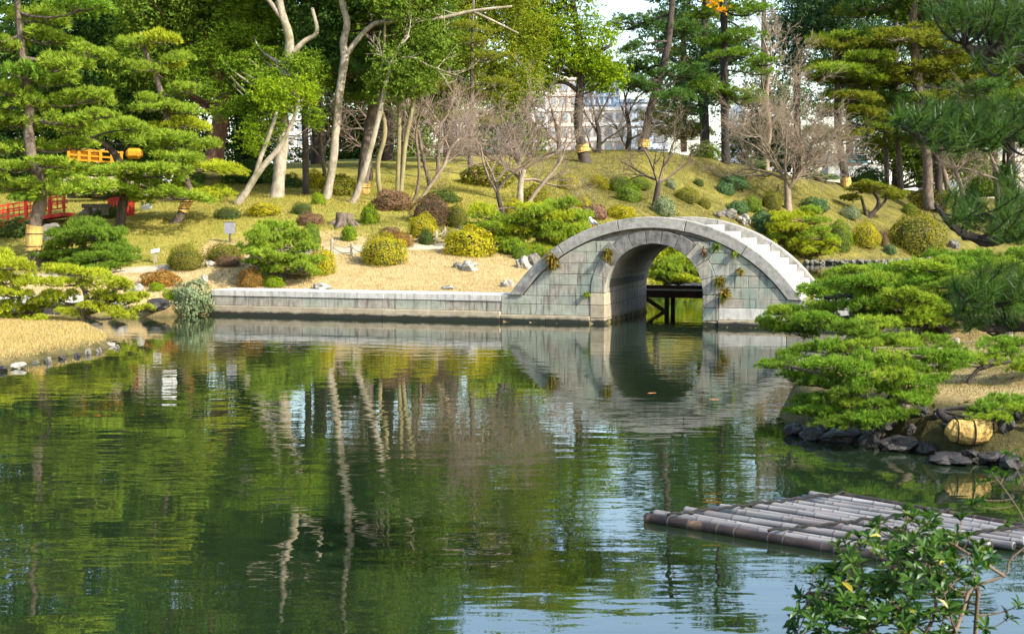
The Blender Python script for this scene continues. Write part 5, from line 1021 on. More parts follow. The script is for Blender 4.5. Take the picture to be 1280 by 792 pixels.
blades('grass', scatter(90000, -13, 3, 36, 45, lambda Q, z, wh, lw, st, er, pt: (wh == 0) & (lw < .5) & (pt < .4) & (z > .45), 2), .06, .014, M['blade_straw'], 12, label='dry straw turf above the quay wall')
blades('grass', scatter(120000, -22, 6, 40, 66, lambda Q, z, wh, lw, st, er, pt: (wh == 0) & (lw > .5) & (pt < .4) & (er < .4), 3), .10, .02, M['blade_lawn'], 13, label='yellow green lawn on the wooded bank')
blades('grass', scatter(110000, 0, 30, 52, 92, lambda Q, z, wh, lw, st, er, pt: (wh == 0) & (lw > .5) & (pt < .4) & (er < .95), 4), .11, .022, M['blade_dull'], 14, label='thin dull lawn over the far mound')
blades('grass', scatter(90000, 3, 10, 14, 30, lambda Q, z, wh, lw, st, er, pt: (wh == 1) & (z > .47), 5), .035, .008, M['blade_dull'], 15, label='short dry grass on the islet')

def litter(pts, size, mat, seed):
    rng = np.random.default_rng(seed); n = len(pts); d = unit(rng.normal(size=(n, 3)) * [1, 1, .25]); w = unit(np.cross(d, [0, 0, 1]) + rng.normal(size=(n, 3)) * .2); s = size * rng.uniform(.6, 1.3, (n, 1)); c = pts + [0, 0, .03]
    V = np.stack([c - d * s, c + w * s * .5, c + d * s, c - w * s * .5], 1).reshape(-1, 3); o = build('fallen_leaves', V, np.arange(len(V)).reshape(-1, 4), mat, None, kind='stuff'); o['label'] = 'brown fallen leaves strewn over the bank'; o['category'] = 'leaves'
M['litter'] = leafmat('grass_litter', [(.10, .055, .025), (.20, .11, .05), (.28, .18, .09), (.16, .12, .06)], trans=.1)
litter(np.vstack([scatter(14000, -22, 4, 37, 62, lambda Q, z, wh, lw, st, er, pt: (wh == 0) & (bumps(Q[:, 0], Q[:, 1], .45, 1) > .35), 31), scatter(9000, 0, 30, 55, 90, lambda Q, z, wh, lw, st, er, pt: wh == 0, 32), scatter(900, 3, 10, 14, 28, lambda Q, z, wh, lw, st, er, pt: wh == 1, 33), scatter(500, -13, -7, 23, 36, lambda Q, z, wh, lw, st, er, pt: wh == 2, 34)]), .045, M['litter'], 35)

# ------------------------------------------------------------------ rocks
def rock_mesh(seed):
    bm = bmesh.new(); bmesh.ops.create_icosphere(bm, subdivisions=3, radius=1)
    for v in bm.verts:
        n = mnoise.noise(v.co * 1.3 + Vector((seed * 7.1, 0, 0))) * .55 + mnoise.noise(v.co * 3.1 + Vector((0, seed * 3.3, 0))) * .2; c = mnoise.cell_vector(v.co * 1.2 + Vector((seed, seed, 0)))
        v.co *= 1 + n; v.co += Vector(c) * .07
    me = bpy.data.meshes.new('rock'); bm.to_mesh(me); bm.free(); me.polygons.foreach_set('use_smooth', np.zeros(len(me.polygons), bool)); return me
ROCKS = {}
def rock(label, px, py, hw, hh, mat, Y=None, group=None, sink=.35, z0=None):
    k = random.randrange(6); key = (k, mat)
    if key not in ROCKS: ROCKS[key] = rock_mesh(k); ROCKS[key].materials.append(M[mat])
    if z0 is not None: g = gp(px, py + hh, z0); x, y, z = g[0], g[1], z0
    else: Yv = Y or G(px, py + hh * .8, 8); t = at(px, py, Yv); x, y = t[0], Yv; z = zland(x, y)
    mp = m_per_px(y); rx, hz = hw * mp, max(2 * hh * mp, .05); o = put('rock', ROCKS[key], None, None, (x, y, z + hz * (.5 - sink)))
    o.scale = (rx, rx * random.uniform(.7, 1.1), hz * (.5 + sink * .5) * 1.1); o.rotation_euler.z = random.uniform(0, 6); tag(o, label, 'rock', group); return o
rock('pale flat boulder alone on the straw turf below the loose bush', 586, 333, 12, 6, 'rock_pale')
rock('small dark stone at the left of the pale flat boulder', 572, 332, 6, 4, 'rock_grey')
rock('pale stone at the foot of the bridge parapet on the left', 634, 356, 10, 5, 'rock_pale')
rock('grey boulder leaning behind the lower bridge parapet', 668, 326, 10, 9, 'rock_grey')
rock('tan boulder left of the leaning grey boulder', 655, 330, 10, 8, 'rock_pale')
rock('pale rock by the quay edge near the rounded pine', 402, 359, 14, 4, 'rock_pale')
rock('pale stone half sunk at the quay edge in mid lawn', 560, 360, 8, 3, 'rock_pale')
rock('white stone between the two olive clipped domes', 261, 331, 5, 4, 'rock_pale')
rock('white stone on the sand above the silver green bush', 255, 348, 7, 4, 'rock_pale')
rock('white boulder on the bank left of the silver bush', 172, 368, 8, 6, 'rock_pale')
rock('grey boulder behind the straw wrapped trunk', 61, 292, 12, 12, 'rock_grey')
rock('grey boulder next to the red gate', 112, 264, 12, 6, 'rock_grey')
rock('flat pale slab rock on the shore under the yellow pine', 150, 396, 12, 4, 'rock_pale')
rock('brown grey shore rock left of the silver green bush', 195, 391, 16, 5, 'rock_dark')
rock('pale shore rock at the back of the small inlet', 120, 398, 10, 4, 'rock_grey')
rock('dark boulder on the mound right of the bridge crest', 909, 267, 11, 5, 'rock_grey')
rock('tan boulder beside the dark boulder over the bridge crest', 930, 275, 10, 6, 'rock_pale')
rock('small stone left of the dark boulder by the crest', 897, 269, 5, 4, 'rock_grey')
rock('round grey stone on the turf right of the giant dome', 1191, 306, 8, 5, 'rock_grey')
rock('dark boulder at the water seen through the arch', 866, 341, 14, 18, 'rock_dark', Y=56)
for k, (px, py, hw, hh, mt) in enumerate(((22, 459, 12, 6, 'rock_pale'), (3, 463, 8, 5, 'rock_dark'), (45, 455, 9, 4, 'rock_grey'), (60, 452, 9, 5, 'rock_grey'), (78, 449, 8, 4, 'rock_dark'), (97, 446, 7, 5, 'rock_dark'), (110, 442, 9, 6, 'rock_grey'), (124, 440, 7, 4, 'rock_grey'), (137, 433, 9, 5, 'rock_pale'), (146, 436, 8, 3, 'rock_grey'))):
    hw, hh = hw * random.uniform(.45, .75), hh * random.uniform(.5, .75)
    rock(['pale block shaped rock at the foot of the grass bank', 'dark rock at the left edge under the grass bank', 'round grey rock next to the pale block rock', 'grey rock midway along the grass bank edge', 'dark low rock midway along the grass bank edge', 'dark upright rock near the tip of the grass bank', 'biggest grey rock near the tip of the grass bank', 'small grey rock just before the tip of the bank', 'pale flat rock on the tip of the grass bank', 'low wet rock awash off the tip of the bank'][k], px, py - 3.2, hw, hh, mt, z0=0.0, sink=.25)
isl = [(1015, 540, 16, 7, 'grey rock at the left tip of the islet'), (992, 535, 12, 6, 'small dark rock off the left tip of the islet'), (1050, 541, 20, 8, 'dark lumpy rock under the overhanging pine'), (1086, 544, 14, 9, 'brown upright rock below the gnarled pine'), (1122, 552, 26, 8, 'long smooth dark slab rock below the gnarled pine'), (1160, 558, 14, 6, 'small angular dark rock right of the slab rock'), (1180, 548, 16, 9, 'dark rock just left of the straw wrapped limb'), (1188, 571, 26, 5, 'flat brown rock awash below the straw wrapped limb'), (1240, 570, 16, 7, 'dark rock below the right end of the straw wrap'), (1264, 574, 18, 8, 'black rock near the right edge of the islet'), (1282, 562, 12, 8, 'tan rock cut by the right edge of the frame'), (1140, 540, 12, 7, 'knobbly rock among the pine roots'), (1215, 566, 12, 5, 'small wet rock between the two dark rocks')]
for px, py, hw, hh, lab in isl: rock(lab, px, py, hw, hh, 'rock_grey' if 'tan' in lab else 'rock_dark', z0=0.02, sink=.2)
EDGE = random.Random(8)
for k in range(22):
    f = k / 21; q = np.array([np.interp(f, [0, .2, .45, .7, 1], [988, 1030, 1100, 1180, 1290]), np.interp(f, [0, .2, .45, .7, 1], [527, 533, 545, 560, 572])]); rock('dark rock bedded in the upper row of the islet bank', q[0] + EDGE.uniform(-4, 4), q[1] - EDGE.uniform(4, 16), EDGE.uniform(6, 14), EDGE.uniform(4, 8), 'rock_dark', Y=gp(q[0], q[1] + 6)[1] + EDGE.uniform(.0, .35), group='rocks bedded in the islet bank', sink=.3)
for k in range(24):      # the stone edging of the far water
    px = 1008 + k * 9.5; rock('small edging stone in the row along the far water', px, 326.5 - max(0, (px - 1110)) * .05 + EDGE.uniform(-.6, .6), EDGE.uniform(4.5, 6.5), 2.6, 'rock_grey', z0=.03, group='edging stones along the far water', sink=.2)
for k in range(12):
    px = 800 + k * 14; y = 361 - k * 1.1 - max(0, k - 5) * 1.6; rock('small dark stone lining the shore behind the bridge', px, y, EDGE.uniform(5, 8), 2.6, 'rock_dark', z0=.03, group='stones lining the shore behind the bridge', sink=.2)

# ------------------------------------------------------------------ red bridge, gate, railing and stonework at the far left
def bar(p, q, w, h=None): p, q = np.array(p), np.array(q); return box((p + q) / 2, (np.linalg.norm(q - p), w, h or w), q - p)
YR = 47.0
root = thing('red_bridge', 'red painted railing bridge rising behind the left layered pine', 'bridge', at(40, 275, YR))
for row, (Yo, dyp) in enumerate(((0, 0), (1.3, -6))):
    posts = [(-14, 270), (10, 266), (33, 262), (62, 258), (80, 255)]
    for k, (px, py) in enumerate(posts):
        tall = k in (2, 3); p0 = at(px, py + 14 + dyp, YR + Yo); p1 = at(px, py - (15 if tall else 6) + dyp, YR + Yo); build('post', *bar(p0, p1, .09 if tall else .06), M['red_paint'], root)
    for dy_ in (-3, 6): build('rail', *bar(at(-16, 269 + dy_ + dyp, YR + Yo), at(84, 253 + dy_ + dyp, YR + Yo), .05), M['red_paint'], root)
    for k in range(14):
        px = -10 + k * 6.8; py = 270 - (px + 16) * .16; build('baluster', *bar(at(px, py + 6 + dyp, YR + Yo), at(px, py - 3 + dyp, YR + Yo), .03), M['red_paint'], root)
a, b_ = at(-16, 284, YR + .65), at(84, 268, YR + .65); build('deck', *box((a + b_) / 2, (np.linalg.norm(b_ - a), 1.3, .12), b_ - a), M['red_paint'], root)
YGt = G(150, 272)
root = thing('red_gate', 'red boarded panel fence standing behind the dark leaning pine trunk', 'gate', at(151, 268, YGt))
for k in range(9): px = 136.5 + k * 3.75; build('board', *bar(at(px, 270, YGt + .3), at(px, 245 + (.8 if k % 2 else 0), YGt + .3), .03, .092), M['red_paint'], root)
for y in (249, 264): build('rail', *bar(at(135, y, YGt + .35), at(169, y, YGt + .35), .05), M['red_paint'], root)
root = thing('orange_railing', 'orange painted railing seen between pine pads at the upper left', 'railing', at(115, 200, 57))
for px in (86, 99, 112, 126, 140, 152): build('post', *bar(at(px, 206, 57), at(px, 184 + (px - 86) * .08, 57), .10), M['orange_paint'], root)
for y in (186, 193, 199): build('rail', *bar(at(84, y, 57), at(154, y + 5, 57), .07), M['orange_paint'], root)
for k in range(3): build('panel', *box(at(92.5 + k * 13 * .98, 194 + k, 57.1), (.34, .03, .40)), M['orange_paint'], root)
V, F = bbox_stone(at(168, 192, 57), (.62, .5, .42), np.array([1, 0, 0]), .12); tag(build('orange_drum', V, F, M['orange_paint']), 'orange boxy post cap beside the orange railing', 'post')
root = thing('terrace_wall', 'pale tan stone terrace wall behind the layered pines', 'wall', at(150, 240, 55)); r = random.Random(4)
for y0, y1, x0, x1 in ((206, 219, 88, 205), (220, 233, 80, 205), (234, 246, 95, 200)):
    x = x0
    while x < x1:
        w = r.uniform(10, 20); p = at(x + w / 2, (y0 + y1) / 2, 55 + r.uniform(-.06, .06)); mp = 55 / FPX; V, F = bbox_stone(p, ((w - .6) * mp, .5, (y1 - y0) * mp), np.array([1, 0, 0]), .05); build('stone', V, F, M['stone_tan'], root); x += w
build('backing', *box(at(145, 227, 55.4), (3.9, .5, 1.3)), M['mortar'], root)
V, F = bbox_stone(at(207, 222, 54.5), (.50, .45, 1.1), np.array([1, 0, 0]), .05); tag(build('stone_pillar', V, F, M['white_paint']), 'short white stone pillar beside the terrace wall', 'pillar')
root = thing('stone_bench', 'grey stone slab bench on two blocks left of the red gate', 'bench', at(122, 266, 46.5))
V, F = bbox_stone(at(120, 257.5, 46.5), (.85, .4, .14), np.array([1, 0, 0]), .02); build('seat', V, F, M['rock_grey'], root)
for px in (110, 131): V, F = bbox_stone(at(px, 264, 46.5), (.16, .34, .26), np.array([1, 0, 0]), .02); build('leg', V, F, M['rock_grey'], root)
p = at(183, 263, 46.0); root = thing('info_tablet', 'small white slanted information tablet on the lawn by the red gate', 'sign', p)
build('board', *box(p + [0, 0, .12], (.36, .30, .02), (1, 0, 0), (0, -.6, .8)), M['white_paint'], root)
for dx in (-.13, .13): build('leg', *bar(p + [dx, .03, -.12], p + [dx, .03, .10], .03), M['metal_dark'], root)
Yb = G(287, 305); p = at(287, 308, Yb); root = thing('notice_board', 'grey square notice board on a dark post above the clipped domes', 'sign', p)
build('post', *bar(p - [0, 0, .1], at(287.5, 278, Yb), .055), M['metal_dark'], root); build('board', *box(at(287, 285, Yb - .04), (.32, .03, .34)), M['grey_board'], root); build('frame', *box(at(287, 277.6, Yb - .03), (.36, .06, .025)), M['metal_dark'], root)
Yb = G(195, 329); p = at(194, 330, Yb); root = thing('label_post', 'short timber post with a small white slanted plate on the lawn', 'sign', p)
build('post', *bar(p - [0, 0, .1], at(194.5, 316, Yb), .07), M['wood_grey'], root); build('plate', *box(at(194, 313.5, Yb), (.24, .18, .02), (1, 0, .2), (0, -.5, .8)), M['white_paint'], root)
Yb = 36.6
root = thing('slab_bridge', 'grey stone slab footbridge behind the yellow pines at the left', 'footbridge', gp(50, 397))
V, F = bbox_stone(np.array([gp(50, 394)[0], gp(50, 394)[1] - .3, .42]), (2.2, 1.0, .18), np.array([1, .1, 0]), .02); build('slab', V, F, M['stone_pale'], root)
for px in (24, 72): p = gp(px, 397); V, F = bbox_stone(np.array([p[0], p[1] - .3, .10]), (.3, .8, .45), np.array([1, 0, 0]), .03); build('pier', V, F, M['rock_dark'], root)
# tree stump
p = np.array(ground_at(430, 282)); root = thing('tree_stump', 'weathered grey tree stump with spreading roots on the bank', 'stump', p)
V, F = tube([p + [0, 0, -.1], p + [0, 0, .05], p + [0, 0, .22], p + [.02, 0, .42]], [.42, .33, .27, .29], 16, wob=.10, seed=4); build('trunk', V, F, M['bark_brown'], root, True)
mb = MB()
for k in range(6): a = k * 1.05 + .2; mb.add(*tube([p + [.2 * math.cos(a), .2 * math.sin(a), .2], p + [.42 * math.cos(a), .42 * math.sin(a), .03], p + [.7 * math.cos(a), .7 * math.sin(a), -.12]], [.10, .07, .03], 6, wob=.1))
build('root', *mb.data(), M['bark_brown'], root, True)
# rope fences along the path
def rope_fence(label, posts):
    P = [np.array(ground_at(px, py)) for px, py, h in posts]; root = thing('rope_fence', label, 'fence', P[0])
    for p, (px, py, h) in zip(P, posts): V, F = tube([p - [0, 0, .1], p + [0, 0, h * .9], p + [0, 0, h]], [.055, .052, .045], 9); build('post', V, F, M['wood_grey'], root, False)
    for p, q, a, c in zip(P[:-1], P[1:], posts[:-1], posts[1:]):
        for f in (.82, .42):
            t = np.linspace(0, 1, 9)[:, None]; A, C = p + [0, 0, a[2] * f], q + [0, 0, c[2] * f]; W = A + (C - A) * t; W[:, 2] -= .10 * (4 * t * (1 - t))[:, 0]; build('rope', *tube(W, .014, 5), M['rope'], root, True)
rope_fence('rope fence of four grey posts along the path left of the big yellow dome', [(388, 318, .40), (415, 315, .40), (440, 322, .42), (456, 327, .40)])
rope_fence('short rope fence of grey posts below the bright yellow ball', [(513, 308, .36), (527, 304, .30), (545, 302, .36), (556, 298, .36), (575, 296, .36)])
# timber prop of the bare tree
p = np.array(ground_at(621, 315)); Yp = p[1]; root = thing('timber_prop', 'pale timber prop frame supporting the bare many branched tree', 'prop', p)
build('post', *bar(p - [0, 0, .15], at(624, 281, Yp), .07), M['wood_grey'], root); build('crossbar', *bar(at(621, 285, Yp - .05), at(640, 284, Yp - .05), .06), M['wood_grey'], root); build('post', *bar(at(638, 314, Yp + .5), at(636, 281, Yp + .1), .06), M['wood_grey'], root)
# posts, wire and white box on the islet
P = [gp(1172, 452, .55), gp(1195, 443, .60), gp(1262, 430, .72)]; root = thing('wire_fence', 'low grey posts strung with wire behind the islet pines', 'fence', P[0])
for q, h in zip(P, (.20, .24, .24)): build('post', *tube([q - [0, 0, .1], q + [0, 0, h]], [.055, .05], 9), M['wood_grey'], root, False)
for q, q2 in zip(P[:-1], P[1:]): build('wire', *tube([q + [0, 0, .16], (q + q2) / 2 + [0, 0, .12], q2 + [0, 0, .2]], .006, 4), M['metal_dark'], root)
q = gp(1170, 459, .50); V, F = bbox_stone(q + [.35, .2, .02], (1.3, .25, .08), np.array([1, .35, 0]) / 1.0595, .02); tag(build('path_kerb', V, F, M['rock_pale']), 'pale stone kerb behind the low posts of the islet', 'kerb')
p = at(1247, 404, 27); root = thing('white_plate', 'small white plate on a stake seen through the overhanging boughs', 'sign', p); build('plate', *box(p, (.30, .02, .12), (1, 0, .05)), M['white_paint'], root); build('stake', *bar(p + [0, .03, -.75], p + [0, .03, .02], .03), M['wood_grey'], root)

# ------------------------------------------------------------------ buildings beyond the garden
def building(label, px0, px1, py0, py1, Y, wall, floors, cols, roof='flat', depth=9, win=(.55, .5), name='apartment_building'):
    p0, p1 = at(px0, py1, Y), at(px1, py0, Y); W_, Ht = p1[0] - p0[0], p1[2] - p0[2]; c = np.array([(p0[0] + p1[0]) / 2, Y + depth / 2, p0[2]])
    root = thing(name, label, 'building', (c[0], c[1], p0[2])); build('wall', *box(c + [0, 0, Ht / 2 - .75], (W_, depth, Ht + 1.5)), M[wall], root)
    if roof == 'flat': build('roof', *box(c + [0, 0, Ht + .15], (W_ + .3, depth + .3, .3)), M[wall], root)
    fh, cw = Ht / floors, W_ / cols; gm = None
    for f in range(floors):
        for k in range(cols):
            w_, h_ = cw * win[0], fh * win[1]; q = np.array([p0[0] + cw * (k + .5), Y - .02, p0[2] + fh * (f + .55)]); wn_ = build('window', *box(q, (w_ + .16, .10, h_ + .16)), M['frame'], root)
            build('pane', *box(q - [0, .045, 0], (w_, .05, h_)), M['glass'], wn_)
        if f: build('ledge', *box(np.array([c[0], Y - .08, p0[2] + fh * f]), (W_ + .1, .16, .18)), M[wall], root)
    return root
building('white apartment building right of the big straw wrapped trunk', 726, 782, 138, 212, 132, 'wall_white', 4, 4)
building('beige stepped apartment building left of the big straw wrapped trunk', 684, 727, 100, 214, 128, 'wall_beige', 6, 3)
building('white stepped annex building behind bare trees left of centre', 650, 685, 118, 220, 126, 'wall_white', 5, 2)
building('pale pinkish apartment block behind the bare reddish trees', 545, 652, 140, 232, 124, 'wall_beige', 5, 6)
building('white building glimpsed behind the thick pale trunk', 322, 402, 150, 238, 118, 'wall_white', 5, 5)
building('white low building behind the far right pines', 1085, 1150, 118, 225, 140, 'wall_white', 5, 4)
building('pale building behind the bare grey trees', 928, 1000, 132, 226, 136, 'wall_white', 3, 2, win=(.3, .3))
building('blue grey hall building right of the white apartments', 772, 836, 128, 214, 138, 'wall_blue', 3, 3)
building('pale building behind the right edge thicket', 1180, 1300, 140, 240, 142, 'wall_beige', 5, 6)
# steel lattice with bluish glass over the white building
Yl = 150; root = thing('glass_tower', 'bluish glass tower with steel lattice above the white apartments', 'building', at(748, 215, Yl))
p0, p1 = at(722, 215, Yl), at(774, 78, Yl); build('wall', *box(np.array([(p0[0] + p1[0]) / 2, Yl + 5, (p0[2] + p1[2]) / 2]), (p1[0] - p0[0], 10, p1[2] - p0[2])), M['glass_blue'], root)
for k in range(9): x = p0[0] + (p1[0] - p0[0]) * k / 8; build('mullion', *box((x, Yl - .1, (p0[2] + p1[2]) / 2), (.16, .2, p1[2] - p0[2])), M['steel'], root)
for k in range(14): z = p0[2] + (p1[2] - p0[2]) * k / 13; build('transom', *box(((p0[0] + p1[0]) / 2, Yl - .13, z), (p1[0] - p0[0], .2, .16)), M['steel'], root)
p = at(1057, 215, 108); root = thing('garden_hut', 'small hut with a teal roof behind the layered pine', 'hut', p)
build('wall', *box(p + [0, 1.2, .2], (2.6, 2.0, 1.2)), M['wall_white'], root)
V = np.array([p + [-1.8, 0, .7], p + [1.8, 0, .7], p + [1.8, 2.6, .7], p + [-1.8, 2.6, .7], p + [-1.2, 1.3, 1.5], p + [1.2, 1.3, 1.5]]); build('roof', V, [np.array([[0, 1, 5, 4], [2, 3, 4, 5]]), np.array([[1, 2, 5], [3, 0, 4]]), np.array([[3, 2, 1, 0]])], M['teal_roof'], root)
for lab, px, py, mt in (('pink vertical banner glimpsed beside a far trunk', 1098, 128, 'pink_cloth'), ('red pink banner left of the pink vertical banner', 1091, 136, 'red_paint')):
    p = at(px, py, 101); root = thing('banner', lab, 'banner', p - [0, 0, 3]); build('cloth', *box(p, (.35, .02, .8)), M[mt], root); build('pole', *bar(p + [.2, 0, -5], p + [.2, 0, .5], .05), M['white_paint'], root)

# ------------------------------------------------------------------ ferns and weeds on the bridge, pigeon, carp
def fern(label, s, z, r, n, mat, seed, t=-.03):
    rng = np.random.default_rng(seed); c = B(s, t, z); d = unit(rng.normal(size=(n, 3)) * [1, 1, 1] + np.array(-BV * .9) + [0, 0, -.25]); ln = r * rng.uniform(.5, 1.1, (n, 1)); tip = c + d * ln + [0, 0, -1] * (ln * .3); w = unit(np.cross(d, rng.normal(size=d.shape))) * .022
    st = c + d * .01; md = (st + tip) / 2 + [0, 0, .03]; V = np.stack([st, md + w, tip, md - w], 1).reshape(-1, 3); o = build('fern', V, np.arange(len(V)).reshape(-1, 4), M[mat], None); tag(o, label, 'plant')
fern('large dry fern hanging high on the left face of the bridge', -1.28, 1.62, .32, 70, 'fern', 1)
fern('lower tip of the dry fern streak on the left bridge face', -1.25, 1.42, .2, 40, 'fern', 8)
fern('dry fern beside the arch ring at upper left', .12, 1.72, .24, 60, 'fern', 2)
fern('tiny green weed at the foot of the arch ring on the left', -.42, .72, .12, 30, 'leaf_bright', 3)
fern('dry fern low beside the arch ring on the right', 2.92, .80, .26, 70, 'fern', 4)
fern('green brown fern midway up the right side of the ring', 2.80, 1.12, .24, 60, 'fern', 5)
fern('green weed high on the right bridge face under the parapet', 2.72, 1.92, .20, 40, 'leaf_mid', 6)
fern('small yellow leaf tuft under the right parapet', 3.18, 1.75, .16, 30, 'leaf_yellow', 7)
fern('small dry tuft in the middle of the right bridge face', 3.28, 1.34, .15, 34, 'fern', 9)
fern('reddish dry weed left of the green weed under the parapet', 2.42, 1.80, .16, 34, 'hedge_red', 10)
p = B(-.32, .13, outer_z(-.32) + .02); u = np.array([-.75, -.66, 0.0]); root = None
bodyP = [p + u * a + [0, 0, b_] for a, b_ in ((-.20, .045), (-.13, .07), (-.06, .095), (.01, .12), (.06, .15), (.085, .19), (.10, .215), (.125, .215), (.15, .205))]
root = thing('pigeon', 'grey and white pigeon perched on the left shoulder of the bridge', 'bird', p)
build('body', *tube(smooth_path(bodyP, 3), np.interp(np.linspace(0, 8, 25), range(9), [.012, .03, .055, .062, .050, .034, .033, .022, .006]), 10), M['feather'], root, True)
for sgn in (-1, 1):
    sv = np.cross(u, [0, 0, 1]) * sgn; build('wing', *tube([p + u * .04 + sv * .05 + [0, 0, .13], p + u * -.05 + sv * .06 + [0, 0, .10], p + u * -.17 + sv * .03 + [0, 0, .06]], [.02, .032, .008], 7), M['grey_board'], root, True)
    build('leg', *tube([p + sv * .02 + [0, 0, .08], p + sv * .02 - [0, 0, .03]], [.007, .006], 5), M['red_paint'], root)
for lab, px, py, ang in (('orange carp just under the surface before the bridge arch', 813, 492, .3), ('second pale orange carp farther right before the bridge', 891, 500, -.2)):
    p = gp(px, py, -.012); d = np.array([math.cos(ang), math.sin(ang), 0]) * .72; root = thing('carp', lab, 'fish', p)
    build('body', *tube(smooth_path([p - d * .22 + [0, 0, -.012], p - d * .10 + [0, .01, -.016], p + [0, 0, -.022], p + d * .12 + [0, .005, -.02], p + d * .2 + [0, 0, -.012]], 4), np.interp(np.linspace(0, 4, 17), range(5), [.010, .028, .040, .036, .012]), 10), M['koi'], root, True)
    s_ = np.cross(d, [0, 0, 1]); T = p - d * .22; build('tail', np.array([T + [0, 0, -.004], T - d * .10 + s_ * .05 + [0, 0, .003], T - d * .07 + [0, 0, .002], T - d * .10 - s_ * .05 + [0, 0, .003], T + [0, 0, -.014]]), np.array([[0, 1, 2], [0, 2, 3], [4, 2, 1], [4, 3, 2]]), M['koi'], root)

# ------------------------------------------------------------------ bamboo raft
L0, L1 = gp(808, 651), gp(1030, 622); R0, R1 = gp(1100, 699), gp(1345, 674)
root = thing('bamboo_raft', 'weathered bamboo raft floating in front of the glossy bush', 'raft', (L0 + R1) / 2)
NP = 15; r = random.Random(2)
for k in range(NP):
    f = k / (NP - 1); d = (R0 + (R1 - R0) * f) - (L0 + (L1 - L0) * f); a = L0 + (L1 - L0) * f + d * r.uniform(-.05, .06) * (k > 0); b_ = R0 + (R1 - R0) * f + d * r.uniform(-.04, .08); rad = .046 if k == 0 else r.uniform(.028, .037); z = .026 if k == 0 else r.uniform(.024, .046)
    a = np.array([a[0], a[1], z]); b_ = np.array([b_[0], b_[1], z + r.uniform(-.01, .01)]); ln = np.linalg.norm(b_ - a); nn = int(ln / .21); P = []; rd = []
    for q in range(nn + 1):
        for e, g in ((-.010, 1.0), (-.004, 1.045), (.004, 1.045), (.010, .99)):
            t = min(max((q + .3 * math.sin(q * 3 + k)) / nn + e / ln * 2, 0), 1); P.append(a + (b_ - a) * t + np.array([0, 0, .006 * math.sin(t * 5 + k)])); rd.append(rad * g * (1 - .12 * t))
    o = np.argsort([np.dot(p - a, b_ - a) for p in P]); P = np.array(P)[o]; rd = np.array(rd)[o]; keep = np.r_[True, np.linalg.norm(np.diff(P, axis=0), axis=1) > 1e-4]; P, rd = P[keep], rd[keep]
    V, F = tube(P, rd, 14); pole = build('pole', V, F, M['bamboo_wet' if k in (0, NP - 1) else 'bamboo'], root, True)
    for q in range(1, nn): t = (q + .3 * math.sin(q * 3 + k)) / nn; c = a + (b_ - a) * t; c[2] += .006 * math.sin(t * 5 + k); dd = unit(b_ - a); build('node', *tube([c - dd * .005, c + dd * .005], [rad * (1 - .12 * t) * 1.055] * 2, 14), M['bamboo_node'], pole)
    for e_, di in ((a, unit(a - b_)), (b_, unit(b_ - a))): build('hollow_shade', *tube([e_ + di * .001, e_ + di * .004], [rad * .72] * 2, 12), M['rope_dark'], pole)  # black disc paints the shade inside the hollow pole
for fr in (.10, .55, .90):
    A = L0 + (R0 - L0) * fr; C = L1 + (R1 - L1) * fr; n = NP * 6; t = np.linspace(0, 1, n)[:, None]; W = A + (C - A) * t; W[:, 2] = .078 + .012 * np.abs(np.sin(t[:, 0] * math.pi * NP * .98 + .4)) + .006 * np.sin(t[:, 0] * 40)
    W[:, 0] += .02 * np.sin(t[:, 0] * 23); build('lashing', *tube(W, .013, 6), M['rope_dark'], root, True)
for fr in (.14, .86):
    A = L0 + (R0 - L0) * fr; C = L1 + (R1 - L1) * fr; A[2] = C[2] = -.02; build('crosspole', *tube([A, C], .035, 10), M['bamboo_wet'], root, True)

